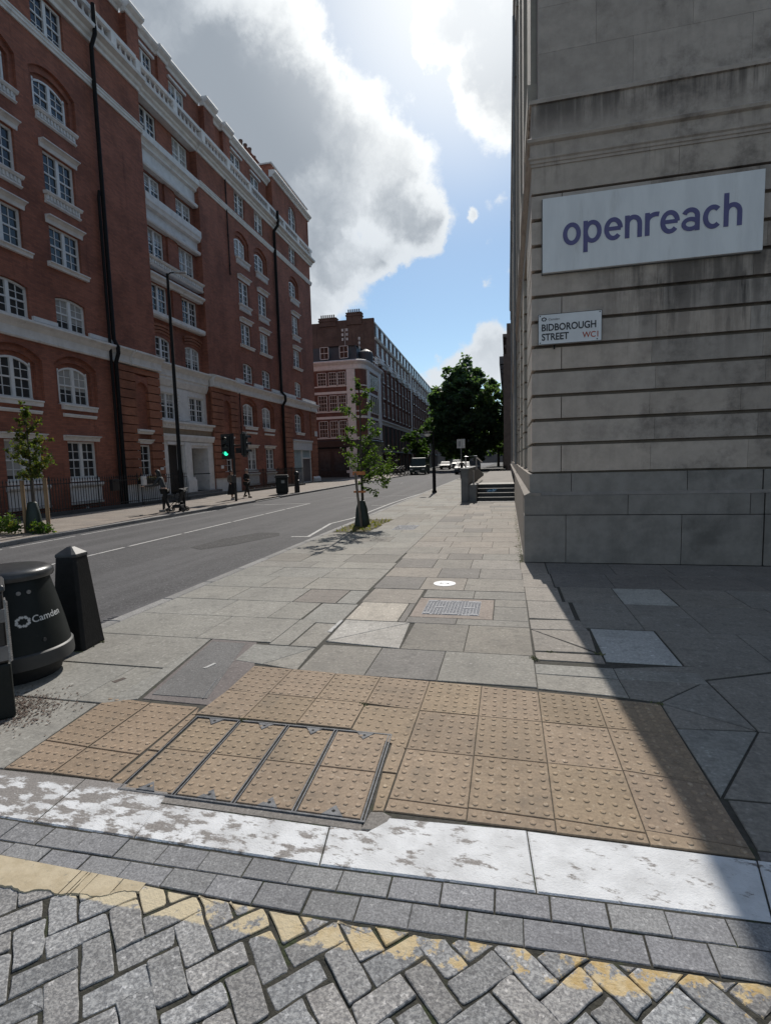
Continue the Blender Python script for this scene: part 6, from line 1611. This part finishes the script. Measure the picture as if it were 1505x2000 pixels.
# ------------------------------------------------------------------ vehicles
tyre = mat('tyre', (.018,.018,.018), (.03,.03,.03), 30, .85); rim = mat('alloy', (.4,.4,.41), None, 10, .35, metal=.6); carglass = mat('car_glass', (.012,.015,.018), (.02,.024,.028), 4, .15, 0, spec=.3)
def paintm(n, c): return mat(n, c, tuple(x*.9 for x in c), 3, .45, 0, spec=.35)
def car(name, label, cat, loc, rz, color, Lc=4.2, Wc=1.75, H=1.45, van=False, group=None):
    t = thing(name, label, cat, loc, rz, group); hw = Wc/2; f, b = -Lc/2, Lc/2        # nose towards -Y
    P = paintm(color[0], color[1])
    if van: low = [(f,.30),(f,.75),(f+.15,1.0),(f+.75,1.15),(f+1.45,H-.05),(f+1.8,H),(b-.05,H),(b,H-.1),(b,.32)]; gl = [(f+.85,1.2),(f+1.45,H-.15),(b-.2,H-.15),(b-.1,1.15)]
    else: low = [(f,.32),(f-.02,.6),(f+.1,.78),(f+1.1,.92),(f+1.85,H-.06),(f+2.2,H),(f+3.0,H-.02),(b-.45,1.05),(b-.05,.95),(b,.6),(b-.03,.34)]; gl = [(f+1.2,.95),(f+1.9,H-.12),(f+3.0,H-.1),(b-.55,.98)]
    # wheel arches cut from the sill line
    sill = []
    for wy in (b-.78, f+.80):
        sill += [(wy+.36*math.cos(R(a)), .30+.36*math.sin(R(a))) for a in range(0, 181, 30)]
    g = M(); out = low+sill; taper = lambda z: hw*(1 if z < .95 else 1-.17*(z-.95)/(H-.95)); n = len(out)
    i = g.vs([(-taper(z), y, z) for y, z in out]); j = g.vs([(taper(z), y, z) for y, z in out])
    for k in range(n): g.face((i+k, j+k, j+(k+1) % n, i+(k+1) % n))
    g.face(range(i, i+n)); g.face(range(j+n-1, j-1, -1)); g.build('body', P, t)
    g = M()
    for s in (-1, 1):
        q = [(s*(taper(z)+.004), y, z) for y, z in gl]; g.poly(q if s > 0 else q[::-1])
    for (y0, z0), (y1_, z1) in ((gl[0], gl[1]), (gl[3], gl[2])):
        d = -.02 if y0 < 0 else .02
        g.poly([(-taper(z0)*.9, y0+d, z0), (taper(z0)*.9, y0+d, z0), (taper(z1)*.88, y1_+d*1.6, z1), (-taper(z1)*.88, y1_+d*1.6, z1)])
    g.build('glazing', carglass, t)
    for wy in (b-.78, f+.80):
        for s in (-1, 1):
            g = M(); rg = [(.30,-.10),(.31,-.05),(.31,.05),(.30,.10)]; rr = [g.vs([(s*(hw-.12)+w_, wy+r*math.cos(6.2832*q/16), .31+r*math.sin(6.2832*q/16)) for q in range(16)]) for r, w_ in rg]
            for a, c in zip(rr, rr[1:]):
                for q in range(16): g.face((a+q, a+(q+1) % 16, c+(q+1) % 16, c+q))
            g.face(range(rr[0], rr[0]+16)); g.face(range(rr[-1], rr[-1]+16)); wl = g.build('wheel', tyre, t)
            g = M(); g.tube([(s*(hw-.02), wy, .31), (s*(hw-.005), wy, .31)], .18, 12); g.build('rim', rim, wl)
    for s in (-1, 1):
        g = M(); g.obox((s*(hw-.25), f-.012, .68), .17, .02, .07); g.build('headlight', mat('headlight', (.6,.62,.64), None, 4, .15, 0), t)
        g = M(); g.obox((s*(hw-.2), b+.004, .78), .13, .02, .09); g.build('tail_light', mat('tail_red', (.30,.02,.02), None, 4, .25, 0), t)
    g = M(); g.obox((0, f-.02, .47), .26, .012, .055); g.build('number_plate', mat('plate_white', (.65,.65,.62), None, 4, .5, 0), t)
    return t
car('parked_car', 'small black car parked by the far kerb beyond the green van', 'car', (-11.0,95,-.1), R(2), ('car_black', (.012,.012,.014)))
car('parked_car', 'grey people carrier stopped in the road beyond the black car', 'car', (-9.6,103,-.1), R(1), ('car_grey', (.13,.135,.14)), 4.4, 1.8, 1.7, True)
car('parked_car', 'shade-darkened blue car parked on the near side behind the terrace wall', 'car', (-5.2,63,-.1), R(1), ('car_shade_blue', (.02,.03,.05)))  # body colour darkened to stand in for tree shade
car('parked_car', 'shade-darkened grey car parked farther along the near kerb', 'car', (-4.9,80,-.1), R(1), ('car_white_shaded', (.12,.12,.125)))  # pale body toned down in its colour, as if under the tree
car('parked_van', 'dark green van parked at the far kerb under the small street tree', 'van', (-10.75,65,-.1), R(1.5), ('van_green', (.016,.035,.032)), 4.9, 1.95, 2.1, True)
for k, (y, c, lab) in enumerate(((57.2,(.02,.02,.022),'black motorbike nearest the dark shopfront'),(59.5,(.10,.10,.11),'grey motorbike in the middle of the row on the far kerb'),(61.4,(.22,.21,.20),'pale motorbike next to the green van'))):
    t = thing('motorbike', lab, 'motorbike', (-12.3,y,0), R(60), 'motorbikes parked along the far kerb')
    for s in (-.62,.62):
        g = M(); pts = [(0, s+.28*math.cos(6.2832*q/16), .30+.28*math.sin(6.2832*q/16)) for q in range(17)]; g.tube(pts, .05, 6, False); g.build('wheel', tyre, t)
    g = M(); g.tube([(0,-.62,.3),(0,-.42,.85),(0,-.3,1.05)], .03, 6); g.tube([(0,.62,.3),(0,.1,.4),(0,-.2,.45),(0,-.4,.8)], .045, 6); g.obox((0,-.05,.42), .14, .2, .16); g.build('frame', sig, t)
    g = M(); g.lathe(0,-.15,[(.03,.62),(.15,.68),(.16,.80),(.08,.88)],10,.8,1.5); g.build('tank', paintm('bike_%d' % k, c), t); g = M(); g.obox((0,.3,.78), .12, .34, .05, 0, R(6)); g.build('seat', sig, t); g = M(); g.tube([(-.35,-.25,1.0),(0,-.32,1.05),(.35,-.25,1.0)], .016, 6); g.build('handlebar', sig, t)

# ------------------------------------------------------------------ people
skin = mat('skin', (.50,.33,.25), (.44,.28,.21), 6, .55, .03)
skin_d = mat('skin_tan', (.36,.22,.15), (.3,.18,.12), 6, .55, .03)
def skinned(name, verts, edges, rad, material, parent, sub=1):
    me = bpy.data.meshes.new(name); me.from_pydata(verts, edges, []); o = bpy.data.objects.new(name, me); col.objects.link(o)
    md = o.modifiers.new('skin', 'SKIN'); md.use_smooth_shade = True
    lay = me.skin_vertices[0] if me.skin_vertices else None
    if lay is None:
        bpy.context.view_layer.objects.active = o; bpy.ops.mesh.customdata_skin_add(); lay = me.skin_vertices[0]
    for k, r in enumerate(rad): lay.data[k].radius = r if isinstance(r, tuple) else (r, r); lay.data[k].use_root = (k == 0)
    sb = o.modifiers.new('sub', 'SUBSURF'); sb.levels = sub; sb.render_levels = sub
    dg = bpy.context.evaluated_depsgraph_get(); m2 = bpy.data.meshes.new_from_object(o.evaluated_get(dg))
    bpy.data.objects.remove(o); m2.materials.clear(); m2.materials.append(material)
    for p in m2.polygons: p.use_smooth = True
    n = bpy.data.objects.new(name, m2); col.objects.link(n)
    if parent is not None: n.parent = parent
    return n
def person(label, loc, rz, H, top, bottom, hairc, stride=.22, lean=0.0, arms=((.05,.25),(.05,-.2)), elbow=(.25,.2), sk=None, long_hair=False, skirt=False, shoe=(.02,.02,.02), group=None):
    """faces -Y locally; arms: (outward, forward) swing of the wrist per side"""
    t = thing('person', label, 'person', loc, rz, group); s = H/1.72; sk = sk or skin
    Lx = lambda z: -lean*max(0, z-.9)          # forward lean of the upper body (towards -Y)
    P = {}; V = []; E = []; Rd = []
    def add(n, p, r, par=None):
        P[n] = len(V); V.append(tuple(c*s for c in p)); Rd.append((r[0]*s, r[1]*s) if isinstance(r, tuple) else r*s)
        if par: E.append((P[par], P[n]))
    add('pelvis', (0,0,.92), (.135,.10)); add('waist', (0,Lx(1.10),1.10), (.12,.085), 'pelvis'); add('chest', (0,Lx(1.32),1.32), (.145,.10), 'waist'); add('collar', (0,Lx(1.43),1.43), (.085,.065), 'chest'); add('neck', (0,Lx(1.5)-.005,1.50), .052, 'collar'); add('jaw', (0,Lx(1.57)-.03,1.57), (.062,.070), 'neck'); add('skull', (0,Lx(1.66)-.02,1.65), (.076,.088), 'jaw'); add('crown', (0,Lx(1.7),1.70), (.055,.065), 'skull')
    add('nose', (0,Lx(1.6)-.115,1.60), .013, 'jaw')
    feet = {}
    for sd, sg, st_ in (('l',-1,stride),('r',1,-stride)):
        add('hip'+sd, (sg*.085,0,.88), .092, 'pelvis'); ky = -st_*.55-.03; add('knee'+sd, (sg*.09,ky,.49), .058, 'hip'+sd); ay = -st_*1.0+.02 if st_ > 0 else -st_*1.15; az = .09 if st_ >= 0 else .14
        add('calf'+sd, (sg*.09,ky*.65+ay*.35+.015,.34), .053, 'knee'+sd); add('ankle'+sd, (sg*.09,ay,az), .036, 'calf'+sd); add('toe'+sd, (sg*.10,ay-.15,az-.06 if st_ >= 0 else az-.10), .032, 'ankle'+sd); feet[sd] = (sg*.095, ay, az)
    for sd, sg, (o_, fw), eb in (('l',-1,arms[0],elbow[0]),('r',1,arms[1],elbow[1])):
        sy = Lx(1.40); add('sh'+sd, (sg*.185,sy,1.40), .052, 'collar'); ex, ey, ez = sg*(.215+o_), sy-fw*.35+.03, 1.13; add('el'+sd, (ex,ey,ez), .040, 'sh'+sd); wx, wy, wz = sg*(.215+o_*1.2), sy-fw*.8-eb*.25, .90+eb*.45; add('wr'+sd, (wx,wy,wz), .026, 'el'+sd)
        d = (Vector((wx,wy,wz))-Vector((ex,ey,ez))).normalized(); pm_ = Vector((wx,wy,wz))+d*.07; add('palm'+sd, tuple(pm_), (.034,.018), 'wr'+sd)
        for q in range(4):
            b_ = pm_+Vector((0,(q-1.5)*.018,0))+d*.035; add('f%d%s' % (q,sd), tuple(b_), .0095, 'palm'+sd); e_ = b_+d*(.045-.006*abs(q-1.3))+Vector((-sg*.014,0,-.0)); add('g%d%s' % (q,sd), tuple(e_), .008, 'f%d%s' % (q,sd))
        add('th'+sd, tuple(pm_+Vector((-sg*.012,-.04,0))+d*.0), .0105, 'palm'+sd); add('tt'+sd, tuple(pm_+Vector((-sg*.02,-.055,0))+d*.035), .0085, 'th'+sd)
    skinned('body', V, E, Rd, sk, t)
    def garment(name, keys, grow, mm):
        idx = {k: n for n, k in enumerate(keys)}; vv = [V[P[k]] for k in keys]; inv = {v: k for k, v in P.items()}
        ee = [(idx[inv[a]], idx[inv[b]]) for a, b in E if inv[a] in idx and inv[b] in idx]
        rr = [(lambda r: (r[0]*grow+.006, r[1]*grow+.006) if isinstance(r, tuple) else r*grow+.006)(Rd[P[k]]) for k in keys]
        return skinned(name, vv, ee, rr, mm, t)
    garment('jacket', ['pelvis','waist','chest','collar','shl','ell','wrl','shr','elr','wrr'], 1.16, top)
    if skirt:
        g = M(); g.lathe(0,0,[(.14*s,1.05*s),(.19*s,.85*s),(.27*s,.40*s),(.29*s,.32*s)],18,1,.85); g.build('skirt', bottom, t, smooth=60)
    else: garment('trousers', ['pelvis','hipl','kneel','calfl','anklel','hipr','kneer','calfr','ankler'], 1.12, bottom)
    for sd in 'lr':
        x, y, z = feet[sd]; g = M(); g.obox((x*s,(y-.05)*s,(z-.04)*s), .048*s, .135*s, .045*s, 0, R(-12) if z > .1 else 0); g.build('shoe', mat('shoe_%d' % int(shoe[0]*100), shoe, None, 8, .5), t, bevel=.02)
    g = M(); cz = 1.665*s; cy = (Lx(1.66)-.0)*s; n = 14
    rr = [(.088,1.60,.02),(.098,1.66,.012),(.088,1.72,.01),(.05,1.758,.005),(.005,1.768,.0)] if not long_hair else [(.10,1.42,.06),(.105,1.55,.04),(.102,1.66,.018),(.088,1.72,.012),(.05,1.758,.005),(.005,1.768,.0)]
    rings = [g.vs([(r*s*math.cos(6.2832*q/n), (r*1.05*s*math.sin(6.2832*q/n))+(Lx(1.66)+dy)*s, z*s) for q in range(n)]) for r, z, dy in rr]
    for a, b in zip(rings, rings[1:]):
        for q in range(n):
            if 6 < q < 14 and a in rings[:2 if long_hair else 1] and 7 <= q <= 12: continue       # leave the face open
            g.face((a+q, a+(q+1) % n, b+(q+1) % n, b+q))
    g.build('hair', mat('hair_'+hairc[0], hairc[1], None, 20, .6, .2, 60), t, smooth=60)
    g = M()
    for sg in (-1, 1): g.obox((sg*.03*s,(Lx(1.63)-.098)*s,1.632*s), .011*s, .006*s, .006*s)
    g.obox((0,(Lx(1.56)-.102)*s,1.553*s), .02*s, .006*s, .004*s); g.build('face_features', mat('face_dark', (.06,.03,.03), None, 5, .5, 0), t)
    for sg in (-1, 1):
        g = M(); g.obox((sg*.082*s,(Lx(1.62)-.01)*s,1.615*s), .008*s, .018*s, .03*s); g.build('ear', sk, t, bevel=.005)
    return t
cl = lambda n, c: mat(n, c, tuple(x*.75 for x in c), 9, .85, .3, 25)
person('woman in a dark grey coat bending over a black pushchair by the tall lamp column', (-12.45,17.0,0), R(-75), 1.55, cl('coat_grey', (.045,.05,.055)), cl('black_trousers', (.012,.012,.013)), ('dark', (.02,.016,.014)), .16, .35, ((.02,.55),(.02,.55)), (.45,.45), long_hair=True, shoe=(.25,.24,.23))
t = thing('pushchair', 'black pushchair with a folded hood beside the tall lamp column', 'pushchair', (-12.02,17.12,0), R(-75))
g = M()
for x in (-.25,.25): g.tube([(x,.38,1.02),(x,.2,.75),(x,-.32,.18)], .016, 6); g.tube([(x,.3,.16),(x,-.02,.55)], .014, 6)
g.tube([(-.25,.38,1.02),(.25,.38,1.02)], .018, 6); g.build('frame', sig, t)
g = M(); g.obox((0,-.02,.45), .21, .18, .03, 0, R(-10)); g.obox((0,.16,.66), .21, .03, .24, 0, R(-20)); g.build('seat', cl('pram_black', (.02,.02,.022)), t, bevel=.02)
t.scale = (.85,.85,.85)
g = M(); n = 10
for k in range(5):
    a0, a1 = R(10+k*26), R(36+k*26)
    g.poly([(-.24,.16-.30*math.cos(a0),.72+.30*math.sin(a0)),(.24,.16-.30*math.cos(a0),.72+.30*math.sin(a0)),(.24,.16-.30*math.cos(a1),.72+.30*math.sin(a1)),(-.24,.16-.30*math.cos(a1),.72+.30*math.sin(a1))])
g.build('hood', cl('pram_hood', (.03,.03,.034)), t)
for x in (-.27,.27):
    for y in (-.34,.30):
        g = M(); g.tube([(x, y+.08*math.cos(6.2832*q/14), .10+.08*math.sin(6.2832*q/14)) for q in range(15)], .022, 6, False); g.tube([(x-.01,y,.10),(x+.01,y,.10)], .05, 8); g.build('wheel', tyre, t)
g = M(); g.obox((0,.0,.24), .18, .2, .07); g.build('basket', cl('pram_black', ()), t, bevel=.02)
person('person in a black top and pale shoulder bag walking behind the traffic signal pole', (-13.05,22.9,0), R(60), 1.42, cl('top_beige', (.16,.13,.10)), cl('long_black_skirt', (.012,.012,.013)), ('brown', (.05,.03,.02)), .14, .02, long_hair=True, skirt=True, shoe=(.4,.4,.4))
person('person in all black striding along the far pavement, right of the traffic signal', (-13.05,24.4,0), R(75), 1.45, cl('black_jacket', (.010,.010,.011)), cl('black_trousers', ()), ('grey', (.20,.19,.18)), .27, .04, ((.10,.35),(.10,-.35)), (.5,.3))
person('distant person in dark clothes standing on the pavement below the parking sign', (-3.85,45.3,0), R(170), 1.58, cl('navy_coat', (.012,.014,.02)), cl('black_trousers', ()), ('dark', (.02,.016,.014)), .06)

# repeats of one kind share a group
GR = {'tree':'street trees','stake':'timber tree stakes','watering bag':'watering bags on young trees','car':'parked cars down the street','person':'people on the pavements','access cover':'covers let into the paving','street lamp':'lamp columns along the street','litter bin':'litter bins on the kerbs','bollard':'bollards on the kerbs'}
for o in list(col.objects):
    if o.parent is None and o.get('category') in GR and not o.get('group'): o['group'] = GR[o['category']]
